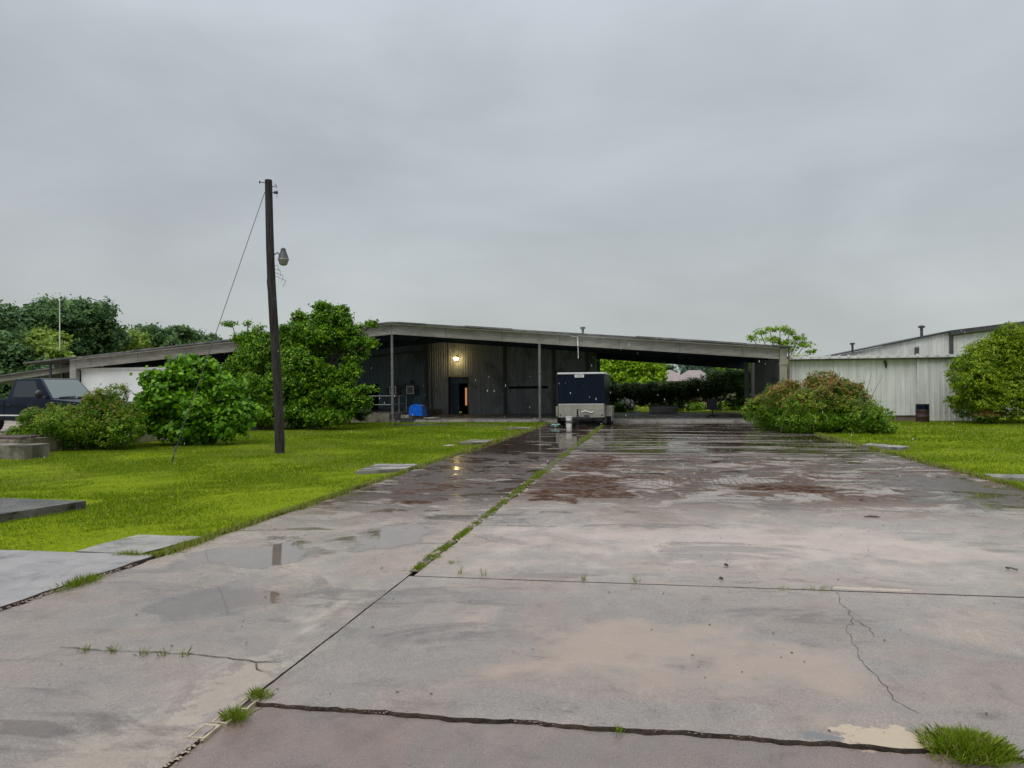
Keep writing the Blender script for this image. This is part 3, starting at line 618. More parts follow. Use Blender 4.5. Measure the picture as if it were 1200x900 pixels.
def corr(xa, ya, xb, yb, z0, zt, mat, name, parent, pitch=.3, depth=.035, flip=1):
    d = Vector((xb-xa, yb-ya)); Ln = d.length; d.normalize(); nrm = Vector((d.y, -d.x))*flip; prof = []; s = 0
    while s < Ln-pitch*.5:
        for q, h in ((0, 0), (.62, 0), (.72, 1), (.88, 1), (.98, 0)): prof.append((s+q*pitch, h*depth))
        s += pitch
    prof.append((Ln, 0)); V = []; F = []
    for q, h in prof:
        p = Vector((xa, ya))+d*q+nrm*h; zz = zt(p.x) if callable(zt) else zt
        V += [(p.x, p.y, z0), (p.x, p.y, zz)]
    F = [(2*i, 2*i+2, 2*i+3, 2*i+1) for i in range(len(prof)-1)]
    return MB().add(V, F).build(name, mat, parent)
WY = 50.0; under = lambda x: ztop(x)-.1
# right part of the wall: plain grey; door bay; then grey again
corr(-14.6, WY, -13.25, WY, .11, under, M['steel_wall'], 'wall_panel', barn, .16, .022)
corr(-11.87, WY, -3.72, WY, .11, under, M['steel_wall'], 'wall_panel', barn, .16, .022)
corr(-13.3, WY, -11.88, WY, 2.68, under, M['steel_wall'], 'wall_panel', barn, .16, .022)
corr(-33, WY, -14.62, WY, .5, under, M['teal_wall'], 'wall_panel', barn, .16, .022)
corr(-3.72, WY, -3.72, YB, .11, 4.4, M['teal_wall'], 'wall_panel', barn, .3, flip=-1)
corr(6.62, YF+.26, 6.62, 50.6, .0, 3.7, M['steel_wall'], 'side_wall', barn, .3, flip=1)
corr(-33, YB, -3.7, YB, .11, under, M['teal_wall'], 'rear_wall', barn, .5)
for x in (-14.72, -9.34, -6.1, -3.9):
    MB().box(x-.09, x+.09, WY-.16, WY-.045, .11, ztop(x)-.3).build('wall_column', M['dark_steel'], barn)
MB().tube([(-14.35, WY-.12, .2), (-14.35, WY-.12, 4.9)], .05, 8).build('downpipe', M['dark_steel'], barn)
MB().hexa([(-22, WY-.1, ztop(-22)-1.0), (-14.8, WY-.1, ztop(-14.8)-1.0), (-14.8, WY-.045, ztop(-14.8)-1.0), (-22, WY-.045, ztop(-22)-1.0), (-22, WY-.1, ztop(-22)-.88), (-14.8, WY-.1, ztop(-14.8)-.88), (-14.8, WY-.045, ztop(-14.8)-.88), (-22, WY-.045, ztop(-22)-.88)]).build('wall_rail', M['dark_steel'], barn)
MB().box(-9.1, -6.5, WY-.09, WY-.045, 1.81, 1.95).build('door_track', M['blackhole'], barn)
MB().box(-8.85, -3.9, WY-.02, WY-.003, .105, .14).build('wall_base', M['dark_steel'], barn)
# door bay (recess)
rc = MB(); rc.box(-13.25, -13.2, WY, WY+1.2, .11, 2.68).box(-11.9, -11.85, WY, WY+1.2, .11, 2.68).box(-13.2, -11.9, WY, WY+1.2, 2.63, 2.68); rc.build('door_reveal', M['dark_steel'], barn)
MB().box(-13.2, -11.9, WY+.5, WY+.54, 2.2, 2.63).box(-13.2, -12.62, WY+.5, WY+.54, .11, 2.2).build('door_surround', M['teal_wall'], barn)
dr = MB().box(-13.08, -12.62, WY+.40, WY+.46, .13, 2.17).build('door', M['blue_door'], barn); MB().tube([(-12.7, WY+.38, 1.05), (-12.7, WY+.34, 1.05), (-12.78, WY+.34, 1.05)], .015, 6).build('handle', M['pipe'], dr)
MB().box(-12.62, -11.9, WY+1.15, WY+1.19, .11, 2.2).build('doorway', M['blackhole'], barn)
MB().box(-12.34, -12.22, WY+1.10, WY+1.14, .7, 1.9).build('inside_light', M['inner_light'], barn)
MB().box(-13.3, -11.85, WY-.10, WY-.04, 2.62, 2.70).build('door_lintel', M['cream'], barn)
# wall lamp
lamp = MB().box(-12.68, -12.5, WY-.12, WY-.04, 3.68, 3.98).tube([(-12.59, WY-.1, 3.92), (-12.59, WY-.34, 3.96)], .03, 8).build('wall_lamp', M['pipe'], barn)
MB().lathe([(.02, 3.74), (.13, 3.76), (.17, 3.82), (.14, 3.89), (.05, 3.92)], (-12.59, WY-.38, 0), 16).build('bulb', M['lamp_on'], lamp, smooth=True)
pl = bpy.data.lights.new('lamp_light', 'POINT'); pl.energy = 3.2; pl.color = (1, .66, .22); pl.shadow_soft_size = .12
po = bpy.data.objects.new('lamp_light', pl); COL.objects.link(po); po.location = (-12.59, WY-.50, 3.60)
# windows of left wall
for x0, x1 in ((-17.40, -16.55), (-16.22, -15.30)):
    wf = MB().box(x0, x1, WY-.08, WY-.04, 1.42, 2.12).build('window', M['black'], barn)
    a0, a1 = x0+.08, x1-.3
    MB().box(a0, a1, WY-.12, WY-.082, 1.5, 1.56).box(a0, a1, WY-.12, WY-.082, 2.0, 2.06).box(a0, a0+.06, WY-.12, WY-.082, 1.56, 2.0).box(a1-.06, a1, WY-.12, WY-.082, 1.56, 2.0).build('frame', M['trim_light'], wf)
    MB().box(a0+.06, a1-.06, WY-.095, WY-.083, 1.56, 2.0).build('pane', M['glass_dark'], wf)
MB().box(-15.85, -15.6, WY-.1, WY-.045, 2.14, 2.45).build('meter_box', M['black'], barn)
MB().box(-19.2, -18.15, WY-.07, WY-.04, .5, 2.2).build('dock_door', M['blackhole'], barn)
# white panel bay
pw = MB().box(-32.9, -25.5, YF+.3, YF+.36, .45, 3.2).build('bay_panel', M['panel_white'], barn); MB().box(-32.9, -25.5, YF+.24, YF+.298, 3.08, 3.22).build('panel_trim', M['trim_light'], pw)
# roof pipe and conduit
vp = at(683, 391, 44)
MB().lathe([(.07, -.2), (.07, .26), (.15, .27), (.15, .38), (.05, .40)], (vp.x, vp.y, vp.z), 12).build('vent_pipe', M['pipe'], barn)
cp = at(677, 394, YF-.1)
MB().tube([(cp.x-.35, YF-.22, cp.z+.03), (cp.x, YF-.22, cp.z-.03), (cp.x+.02, YF-.22, cp.z-.5)], .045, 8).tube([(cp.x+.02, YF-.2, cp.z-.5), (cp.x+.03, YF-.2, cp.z-1.15)], .018, 6).build('broken_conduit', M['trim_light'], barn)
# leaning lamp bracket at rear right
b0 = at(694, 418, WY-.3); MB().tube([b0, at(706, 427, WY-.3)], .03, 6).build('bracket', M['trim_light'], barn)

# lower shed at far left
ls = empty('lean_to_shed', (-38, 42, 0), 'lower shed with thin pale roof edge behind the dark pickup', 'shed')
p0, p1 = at(-60, 450, 42), at(86, 429, 42)
MB().hexa([(p0.x, 42, p0.z-.32), (p1.x, 42, p1.z-.32), (p1.x, 42.15, p1.z-.32), (p0.x, 42.15, p0.z-.32), (p0.x, 42, p0.z), (p1.x, 42, p1.z), (p1.x, 42.15, p1.z), (p0.x, 42.15, p0.z)]).build('fascia', M['fascia'], ls)
MB().hexa([(p0.x, 41.8, p0.z+.003), (p1.x, 41.8, p1.z+.003), (p1.x, 52, p1.z+.003), (p0.x, 52, p0.z+.003), (p0.x, 41.8, p0.z+.08), (p1.x, 41.8, p1.z+.08), (p1.x, 52, p1.z+.08), (p0.x, 52, p0.z+.08)]).build('roof', M['roof'], ls)
corr(p0.x, 52, p1.x, 52, 0, 3.0, M['teal_wall'], 'wall', ls, .4)
MB().box(p1.x-1, p1.x-.85, 42.1, 42.25, .4, 3.0).build('post', M['dark_steel'], ls)

# dock railing
rl = empty('dock_railing', (-16, 39.7, .5), 'thin grey pipe railing on the concrete loading dock', 'railing')
mb = MB()
for z in (.48, .95): mb.tube([(-18.6, 39.75, .5+z), (-13.75, 39.75, .5+z)], .022, 6)
mb.tube([(-13.75, 39.75, 1.45), (-13.75, 42.5, 1.45)], .022, 6).tube([(-13.75, 39.75, .98), (-13.75, 42.5, .98)], .022, 6)
mb.build('rail', M['pipe'], rl)
for x, y in ((-18.55, 39.75), (-17.3, 39.75), (-16.0, 39.75), (-14.9, 39.75), (-13.75, 41.2), (-13.75, 42.5)): MB().tube([(x, y, .45), (x, y, 1.46)], .028, 6).build('rail_post', M['pipe'], rl)
# box on dock, blue cover
bc = empty('covered_cart', (at(489, 480, 42).x, 42.0, .11), 'bright blue rounded cover over a small cart beside the dock', 'cart')
mb = MB(); pr = []
for k in range(13):
    a = math.pi*k/12; pr.append((-.02+.62*math.cos(a)*(1 if abs(math.cos(a)) < .8 else .96), .62+.40*math.sin(a)**.8))
pr = [(.60, .22)]+pr+[(-.62, .26)]
pts = [(p[0], p[1]) for p in pr]
mb.prism([(q[0], q[1]) for q in pts], 'y', -.45, .45)
mb.build('cover', M['tarp'], bc, local=True, smooth=True, bevel=.05)
MB().prism([(.60, .2), (.98, .2), (.9, .62), (.66, .9), (.60, .95)], 'y', -.38, .4).build('cover_end', M['blue_door'], bc, local=True)
MB().box(-.5, .9, -.4, .4, .12, .2).build('chassis', M['black'], bc, local=True)
for sx in (-.4, .45, .8):
    MB().lathe([(.04, -.05), (.11, -.05), (.12, 0), (.11, .05), (.04, .05)], (sx, -.42, .12), 14, 'y').build('wheel', M['rubber'], bc, local=True)
bc.scale = (.66, .7, .84)
t_ = empty('white_crate', (-13.3, 40.2, .05), 'small whitish crate by the foot of the left canopy post', 'crate')
MB().box(.05, .5, -.2, .2, .18, .36).build('bin', M['paver'], t_, local=True, bevel=.02); MB().box(-.02, .75, -.25, .25, .0, .1).build('pallet', M['dark_steel'], t_, local=True)
MB().box(.52, .7, -.18, .18, .1, .3).build('lid', M['dark_steel'], t_, local=True)
tag(MB().lathe([(.30, .0), (.40, .03), (.46, .10), (.44, .12), (.36, .05), (.05, .04)], (0, 0, 0), 18).build('shallow_pan', M['alu'], local=True, loc=(-11.9, 41.2, .11)), 'shallow metal pan on the barn floor right of the blue cover', 'pan')

# ---------------------------------------------------------------- metal building on the right
rb = empty('white_metal_building', (10, 40.5, 0), 'low whitish corrugated metal building right of the barn', 'building')
corr(6.95, 40.6, 13.0, 40.6, .30, 3.12, M['white_wall'], 'wall', rb, .22, .028)
corr(13.02, 40.5, 16.2, 40.5, .02, 3.12, M['white_wall'], 'wall', rb, .24, .04)
corr(16.2, 40.5, 16.2, 50, .02, 3.12, M['white_wall'], 'wall', rb, .22, .028)
MB().box(6.95, 13.0, 40.66, 40.8, -.1, .31).build('base', M['brown_base'], rb); MB().box(12.95, 13.02, 40.45, 40.62, 0, 3.12).build('corner_trim', M['white_wall'], rb)
MB().hexa([(6.9, 40.25, 3.13), (16.4, 40.25, 3.13), (16.4, 50, 3.5), (6.9, 50, 3.5), (6.9, 40.25, 3.26), (16.4, 40.25, 3.26), (16.4, 50, 3.62), (6.9, 50, 3.62)]).build('roof', M['trim_light'], rb)
for x in np.arange(7, 16.3, .45): MB().box(x, x+.10, 40.21, 40.28, 3.20, 3.31).build('roof_rib', M['trim_light'], rb)
MB().box(6.9, 16.4, 40.3, 40.34, 3.06, 3.125).build('eave_trim', M['dark_steel'], rb)
def hole(pts, y, name, parent):
    MB().prism([(at(a, b, y).x, at(a, b, y).z) for a, b in pts], 'y', y, y+.012).build(name, M['dark_steel'], parent)
hole([(1035, 423), (1039, 422), (1040, 427), (1039, 432), (1037, 430), (1036, 425)], 40.54, 'torn_hole', rb)
hole([(1076, 421), (1077, 421), (1079, 427), (1077, 426)], 40.54, 'torn_hole', rb)
tb = empty('tall_metal_building', (17, 52, 0), 'taller gabled metal building rising behind the low white one', 'building')
q0, q1, q2, q3 = at(965, 418, 52), at(1112, 388, 52), at(1145, 384, 52), at(1290, 366, 52)
zt_ = lambda x: q0.z+(q1.z-q0.z)*(x-q0.x)/(q1.x-q0.x) if x < q1.x else q1.z+(q3.z-q1.z)*(x-q1.x)/(q3.x-q1.x)
corr(q0.x, 52, q1.x, 52, 0, lambda x: zt_(x)-.1, M['white_wall'], 'gable_wall', tb, .4)
corr(q1.x+.2, 52, q3.x, 52, 0, lambda x: zt_(x)-.35, M['white_wall'], 'gable_wall', tb, .4)
mb = MB()
mb.hexa([(q0.x-.3, 51.8, q0.z-.14), (q1.x, 51.8, q1.z-.08), (q1.x, 66, q1.z-.08), (q0.x-.3, 66, q0.z-.14), (q0.x-.3, 51.8, q0.z-.06), (q1.x, 51.8, q1.z+.02), (q1.x, 66, q1.z+.02), (q0.x-.3, 66, q0.z-.06)])
mb.hexa([(q1.x, 51.7, q1.z-.25), (q3.x, 51.7, q3.z-.25), (q3.x, 66, q3.z-.25), (q1.x, 66, q1.z-.25), (q1.x, 51.7, q1.z+.03), (q3.x, 51.7, q3.z+.03), (q3.x, 66, q3.z+.03), (q1.x, 66, q1.z+.03)])
mb.build('roof', M['dark_steel'], tb)
MB().box(q1.x, q1.x+.2, 51.85, 52.1, 0, q1.z-.26).build('corner_trim', M['dark_steel'], tb)
a = at(1072, 407, 51.9); b = at(1083, 412, 51.9)
MB().box(a.x, a.x+.22, 51.85, 51.94, 3.2, a.z).build('vent', M['dark_steel'], tb); MB().box(a.x+.24, b.x+.1, 51.85, 51.95, 3.2, a.z+.1).build('wall_box', M['white_wall'], tb)
for (px, py, k) in ((1080, 392, 1), (999, 410, .8)):
    c = at(px, py, 53); MB().lathe([(.09*k, -.3), (.09*k, .42*k), (.2*k, .43*k), (.2*k, .55*k), (.04, .6*k)], (c.x, c.y, c.z), 12).build('flue', M['dark_steel'], tb)

# ---------------------------------------------------------------- rusty barrel
br = empty('oil_barrel', (12.75, 39.2, 0), 'dark rusty open steel drum in front of the white metal wall', 'barrel')
MB().lathe([(.285, 0), (.29, .02), (.29, .27), (.30, .285), (.30, .30), (.29, .315), (.29, .55), (.30, .565), (.30, .58), (.29, .595), (.29, .86), (.30, .88), (.28, .88), (.27, .5)], (0, 0, 0), 26).build('drum', M['rust'], br, local=True, smooth=True)
MB().lathe([(.2905, .62), (.293, .63), (.293, .83), (.2905, .84)], (0, 0, 0), 26).build('blue_band', M['navy_paint'], br, local=True)

# ---------------------------------------------------------------- utility pole and guy wire
pb = Vector((-10.03, 19.74, 0)); pt = at(314, 211, 19.74)
up = empty('utility_pole', pb, 'leaning dark wooden utility pole with an unlit yard light', 'utility pole')
mb = MB(); pts = []; rs = []
for k in range(13):
    t = k/12; p = pb.lerp(pt, t)+Vector((.02*math.sin(t*7), .015*math.cos(t*5), 0)); pts.append(p-Vector((0, 0, .15)) if k == 0 else p); rs.append(.135-.035*t+random.uniform(-.003, .003))
mb.tube(pts, rs, 18); mb.build('shaft', M['wood_pole'], up, smooth=True)
def on(py, dx=0): # point on pole at photo row
    t = (532-py)/(532-211); p = pb.lerp(pt, t); return p+Vector((dx, 0, 0))
MB().tube([on(213, -.25), on(214, .0)], .012, 6).tube([on(213, -.25)+Vector((0, 0, -.03)), on(213, -.25)+Vector((0, 0, .04))], .02, 6).build('bolt', M['dark_steel'], up)
MB().tube([on(219, .09), on(219, .2)+Vector((0, 0, 0)), on(220, .24)+Vector((0, 0, -.02)), on(219, .26), on(216, .2)], .012, 6).build('hook', M['dark_steel'], up)
MB().lathe([(.02, -.06), (.05, -.04), (.035, 0), (.05, .04), (.02, .06)], on(226, .22), 10, 'x').tube([on(226, .09), on(226, .2)], .012, 6).tube([on(227, .24), on(233, .25)], .006, 4).build('insulator', M['dark_steel'], up)
c = on(300, .36)
arm = MB().tube([on(300, .1)+Vector((0, 0, .03)), on(299, .2)+Vector((0, 0, .06)), on(303, .27), on(302, .33)], .018, 8); arm.build('lamp_arm', M['dark_steel'], up, smooth=True)
yl = MB().lathe([(.04, .20), (.07, .17), (.07, .12), (.11, .02), (.14, -.08), (.15, -.11)], c, 16).build('yard_light', M['dark_steel'], up, smooth=True)
MB().lathe([(.14, -.09), (.155, -.12), (.13, -.17), (.11, -.24), (.09, -.27), (.02, -.29)], c, 18).build('lens', M['lens'], yl, smooth=True)
mb = MB(); 
for k in range(4):
    s = on(312+4*k, .1); mb.tube([s, s+Vector((.1+.08*k, -.05, -.05*k)), s+Vector((.16+.03*k, -.06, -.16-.05*k))], .006, 4)
mb.tube([on(315, -.11), on(330, -.16), on(352, -.13)], .009, 4); mb.build('loose_wires', M['dark_steel'], up)
gw = empty('guy_wire', gp(200, 543), 'thin steel guy wire running from the pole top down to the lawn', 'guy wire')
MB().tube([on(225, -.11), gp(200, 543)], .0085, 6).build('cable', M['dark_steel'], gw)
g0 = gp(200, 543); g1 = on(225, -.11); MB().tube([g0-Vector((0, 0, .1)), g0.lerp(g1, .045)], .014, 6).tube([g0.lerp(g1, .04), g0.lerp(g1, .058)], .028, 6).build('anchor_rod', M['dark_steel'], gw)
am = at(70, 342, 60); am0 = at(70, 425, 60); mast = empty('mast', (am0.x, 60, 0), 'thin pale vertical mast rising above the barn roof at left', 'mast')
MB().tube([(am0.x, 60, 0), (am0.x, 60, 6), (am.x, 60, am.z)], [.05, .045, .035], 8).build('tube', M['trim_light'], mast); MB().lathe([(.02, -.05), (.11, 0), (.02, .08)], (am.x, 60, am.z), 8).build('finial', M['trim_light'], mast)

# ---------------------------------------------------------------- cargo trailer
tr = empty('cargo_trailer', (-3.075, 35.5, 0), 'enclosed dark blue cargo trailer with pale lower front, parked on the path', 'trailer')
x0, x1, y0, y1 = -4.14, -2.01, 35.5, 40.6
body = MB().box(x0, x1, y0, y1, .40, 2.42).build('body', M['trailer_blue'], tr, bevel=.03)
MB().box(x0+.02, x1-.02, y0-.012, y0-.003, .42, 1.02).build('stone_guard', M['alu'], tr)
MB().box(x0-.012, x0-.002, y0, y0+.5, .42, 1.02).box(x1+.002, x1+.012, y0, y0+.5, .42, 1.02).build('stone_guard', M['alu'], tr)
MB().box(x0-.03, x1+.03, y0-.03, y1+.02, 2.422, 2.50).build('roof_trim', M['trim_light'], tr, bevel=.015)
mb = MB()
for x in (x0-.008, x1-.03): mb.box(x, x+.038, y0-.014, y0-.002, 1.03, 2.42)
mb.build('corner_trim', M['navy_paint'], tr); MB().box(x0+.02, x1-.02, y0-.016, y0-.004, 1.022, 1.05).build('belt_trim', M['trim_light'], tr)
pla = MB().box(-3.36, -2.93, y0-.03, y0-.016, 2.27, 2.40).build('name_plate', M['white_paint'], tr)
mb = MB()
for k, ww in enumerate((.025, .035, .03, .04, .03, .028, .035)): mb.box(-3.32+k*.05, -3.32+k*.05+ww, y0-.034, y0-.031, 2.31, 2.36)
mb.build('lettering', M['dark_steel'], pla)
fd = MB().box(x1+.003, x1+.29, y0+1.3, y0+3.4, .42, .90).build('fender', M['alu'], tr, bevel=.02)
MB().box(x0-.27, x0-.003, y0+1.3, y0+3.4, .42, .90).build('fender', M['alu'], tr, bevel=.02)
for sx in (x0-.13, x1+.13):
    for yy in (y0+1.85, y0+2.85):
        wh = MB().lathe([(.2, -.11), (.33, -.11), (.355, -.07), (.355, .07), (.33, .11), (.2, .11)], (sx, yy, .355), 24, 'x').build('wheel', M['rubber'], tr, smooth=True)
        MB().lathe([(.03, -.115), (.2, -.112), (.2, .112), (.03, .115)], (sx, yy, .355), 16, 'x').build('rim', M['white_paint'], wh)
MB().box(x0+.1, x1-.1, y0+.05, y1-.05, .28, .398).box(x0+.25, x0+.33, y0+.3, y0+4.6, .15, .28).box(x1-.33, x1-.25, y0+.3, y0+4.6, .15, .28).build('chassis', M['black'], tr)
cx = -3.075
MB().tube([(x0+.45, y0+.1, .36), (cx-.05, y0-1.35, .42)], .05, 6).tube([(x1-.45, y0+.1, .36), (cx+.05, y0-1.35, .42)], .05, 6).box(cx-.6, cx+.45, y0-.55, y0-.45, .36, .46).build('tongue', M['black'], tr)
MB().box(cx-.07, cx+.07, y0-1.6, y0-1.25, .38, .5).build('coupler', M['black'], tr)
jk = MB().tube([(cx-.08, y0-1.0, .02), (cx-.08, y0-1.0, .82)], .04, 8).tube([(cx-.08, y0-1.0, .80), (cx+.06, y0-1.0, .82), (cx+.06, y0-1.0, .72)], .015, 6).tube([(cx-.08, y0-1., .02), (cx-.08, y0-1., .05)], .1, 10).build('jack', M['black'], tr)
MB().box(cx+.2, cx+.42, y0-.7, y0-.6, .40, .56).build('junction_box', M['dark_steel'], tr); MB().tube([(cx+.0, y0-.02, .66), (cx+.2, y0-.05, .72), (cx+.45, y0-.04, .64), (cx+.55, y0-.04, .68)], .02, 6).build('safety_chain', M['trim_light'], tr)
for k in (0, 1):
    MB().box(x0+.06+k*1.93, x0+.14+k*1.93, y0-.02, y0-.013, .5, .56).build('marker_light', M['rust'], tr)
bk = empty('bucket', (-3.52, 34.3, .02), 'tall whitish bucket standing in front of the trailer tongue', 'bucket')
MB().lathe([(.12, 0), (.125, .02), (.145, .44), (.16, .45), (.16, .48), (.14, .48), (.13, .3)], (0, 0, 0), 20).build('pail', M['white_paint'], bk, local=True, smooth=True)
MB().lathe([(.1375, .18), (.1395, .19), (.1425, .3), (.141, .31)], (0, 0, 0), 20).build('label_band', M['pipe'], bk, local=True)
MB().tube([(-.16, 0, .46), (-.12, -.14, .3), (0, -.18, .24), (.12, -.14, .3), (.16, 0, .46)], .006, 5).build('handle', M['dark_steel'], bk, local=True)
mb = MB()
for k in range(9):
    a = k*.7; r = .05+.02*k; p = [(math.cos(a+j*.6)*r*random.uniform(.6, 1.3), math.sin(a+j*.6)*r, .04+.03*random.random()+.012*k) for j in range(4)]; mb.tube(p, .028, 6)
tag(mb.build('garden_hose', M['green_plastic'], local=True, loc=(-4.12, 34.0, .02), smooth=True), 'small tangle of pale green hose left of the bucket', 'hose')

# ---------------------------------------------------------------- pickup
tk = empty('pickup_truck', (-19.55, 22.5, .45), 'dark navy pickup truck parked behind the left shrub', 'pickup truck', rz=R_(-9))
def arc(cx, cz, r, a0, a1, n=9): return [(cx+r*math.cos(R_(a0+(a1-a0)*k/n)), cz+r*math.sin(R_(a0+(a1-a0)*k/n))) for k in range(n+1)]
low = [(-2.65, .55)]+[(-2.15, .48)]+arc(-1.65, .38, .44, 168, 12)+[(-1.15, .40), (1.15, .40)]+arc(1.70, .38, .44, 168, 12)+[(2.35, .40), (2.62, .48), (2.66, .85), (2.55, .98), (1.0, 1.10), (-2.66, 1.12)]
MB().prism(low, 'y', -.93, .93).build('body', M['navy_paint'], tk, local=True, bevel=.035, smooth=True)
# cab
def cabpt(x, z, y): return (x, y, z)
cb = MB(); bw, tw = .88, .70
cb.hexa([(-.95, -bw, 1.10), (1.02, -bw, 1.06), (1.02, bw, 1.06), (-.95, bw, 1.10), (-.80, -tw, 1.76), (.32, -tw, 1.78), (.32, tw, 1.78), (-.80, tw, 1.76)])
cb.build('cab', M['navy_paint'], tk, local=True, bevel=.05, smooth=True)
def quadpart(pts, name, mat, off, parent=tk):
    p = [Vector(q) for q in pts]; n = (p[1]-p[0]).cross(p[2]-p[0]).normalized(); V = [tuple(q+n*off) for q in p]+[tuple(q+n*(off-.02)) for q in p]
    return MB().hexa(V[4:]+V[:4]).build(name, mat, parent, local=True)
def cabq(u0, u1, v0, v1, side=-1):   # side window on cab face, u along length 0..1, v height
    def P(u, v):
        xb = -.95+1.97*u; xt = -.80+1.12*u; zb = 1.10-.04*u; z2 = 1.77; y = (bw+(tw-bw)*v)*side
        return (xb+(xt-xb)*v, y, zb+(z2-zb)*v)
    return [P(u0, v0), P(u1, v0), P(u1-.0, v1), P(u0, v1)]
quadpart(cabq(.13, .78, .12, .88), 'side_window', M['glass_dark'], .012)
ws = []
for (s, v) in ((-1, .08), (1, .08), (1, .92), (-1, .92)):
    y = (bw+(tw-bw)*v)*s*.9; ws.append((1.02+(.32-1.02)*v, y, 1.06+.72*v))
wsc = quadpart(ws, 'windscreen', M['windscreen'], .012)
for s in (-.55, .15): quadpart([(.96, s, 1.13), (.96, s+.62, 1.16), (.94, s+.62, 1.18), (.94, s, 1.15)], 'wiper', M['black'], .03, wsc)
MB().tube([(.75, -.88, 1.16), (.72, -1.02, 1.2)], .03, 6).lathe([(.02, -.06), (.10, -.05), (.13, 0), (.10, .07), (.03, .09)], (.70, -1.08, 1.26), 14, 'x').build('mirror', M['black'], tk, local=True, smooth=True)
MB().box(-2.6, 2.3, -.945, -.932, .56, .60).build('trim_strip', M['trim_light'], tk, local=True)
MB().box(-.985, -.975, -.937, -.931, .45, 1.08).box(.86, .87, -.937, -.931, .45, 1.05).build('door_seam', M['blackhole'], tk, local=True)
MB().box(-.85, -.70, -.955, -.932, .90, .94).build('door_handle', M['black'], tk, local=True)
MB().box(-2.55, -1.05, -.80, .80, 1.122, 1.14).build('bed_cover', M['rubber'], tk, local=True)
MB().box(2.60, 2.76, -.92, .92, .42, .62).build('front_bumper', M['alu'], tk, local=True, bevel=.03)
MB().box(2.655, 2.69, -.5, .5, .66, .86).build('grille', M['black'], tk, local=True)
for s in (-.72, .72): MB().box(2.62, 2.70, s-.17, s+.17, .68, .86).build('headlight', M['lens'], tk, local=True, bevel=.02)
for xx in (-1.65, 1.70):
    for s in (-.80, .80):
        wh = MB().lathe([(.18, -.12), (.34, -.12), (.37, -.07), (.37, .07), (.34, .12), (.18, .12)], (xx, s, .37), 24, 'y').build('wheel', M['rubber'], tk, local=True, smooth=True)
        MB().lathe([(.03, -.10), (.19, -.125), (.19, .125), (.03, .10)], (xx, s, .37), 16, 'y').build('rim', M['pipe'], wh, local=True)

# ---------------------------------------------------------------- office chair, trough, boards
oc = empty('office_chair', (3.45, 43.6, .11), 'navy office chair standing alone under the canopy', 'chair', rz=R_(-12))
MB().box(-.26, .26, -.26, .24, .43, .53).build('seat', M['chair_fabric'], oc, local=True, bevel=.04)
MB().prism([(-.26, .52), (-.28, .75), (-.23, 1.02), (.23, 1.02), (.28, .75), (.26, .52)], 'y', -.30, -.20).build('backrest', M['chair_fabric'], oc, local=True, bevel=.035)
MB().box(-.2, .2, -.325, -.302, .62, .67).build('back_bar', M['black'], oc, local=True)
for s in (-1, 1): MB().tube([(s*.27, -.2, .5), (s*.36, -.1, .52), (s*.36, -.05, .70), (s*.36, .12, .70)], .025, 6).build('armrest', M['black'], oc, local=True)
MB().tube([(0, 0, .1), (0, 0, .44)], [.045, .03], 10).lathe([(.03, .38), (.14, .42), (.14, .43)], (0, 0, 0), 12).build('column', M['black'], oc, local=True)
for k in range(5):
    a = 2*math.pi*k/5+.3; lg = MB().tube([(0, 0, .12), (.3*math.cos(a), .3*math.sin(a), .07)], [.035, .022], 6).build('leg', M['black'], oc, local=True)
    MB().lathe([(.01, -.02), (.03, -.015), (.03, .015), (.01, .02)], (.3*math.cos(a), .3*math.sin(a), .03), 10, 'y').build('caster', M['rubber'], lg, local=True)
tg = empty('stock_trough', (.95, 51.0, .11), 'low dark grey trough at the back of the canopy floor', 'trough')
mb = MB(); mb.prism([(-.95, .52), (.95, .52), (.88, 0), (-.88, 0)], 'y', -.28, -.25).prism([(-.95, .52), (.95, .52), (.88, 0), (-.88, 0)], 'y', .25, .28).box(-.86, .86, -.25, .25, .0, .04)
mb.hexa([(-.91, -.25, .04), (-.88, -.25, .04), (-.88, .25, .04), (-.91, .25, .04), (-.97, -.25, .52), (-.94, -.25, .52), (-.94, .25, .52), (-.97, .25, .52)]).hexa([(.88, -.25, .04), (.91, -.25, .04), (.91, .25, .04), (.88, .25, .04), (.94, -.25, .52), (.97, -.25, .52), (.97, .25, .52), (.94, .25, .52)])
mb.build('tub', M['paver'], tg, local=True); MB().box(-.99, .99, -.31, -.283, .46, .54).build('rim', M['dark_steel'], tg, local=True)
for k in range(2):
    tag(MB().box(-.5, .4, -.06, .06, 0, .05).build('board', M['white_paint'], local=True, loc=(-1.0+.35*k, 56.0+1.0*k, .06+.04*k)), ['nearer', 'farther'][k]+' white board lying in the grass beyond the canopy floor', 'board', 'white boards beyond the canopy')

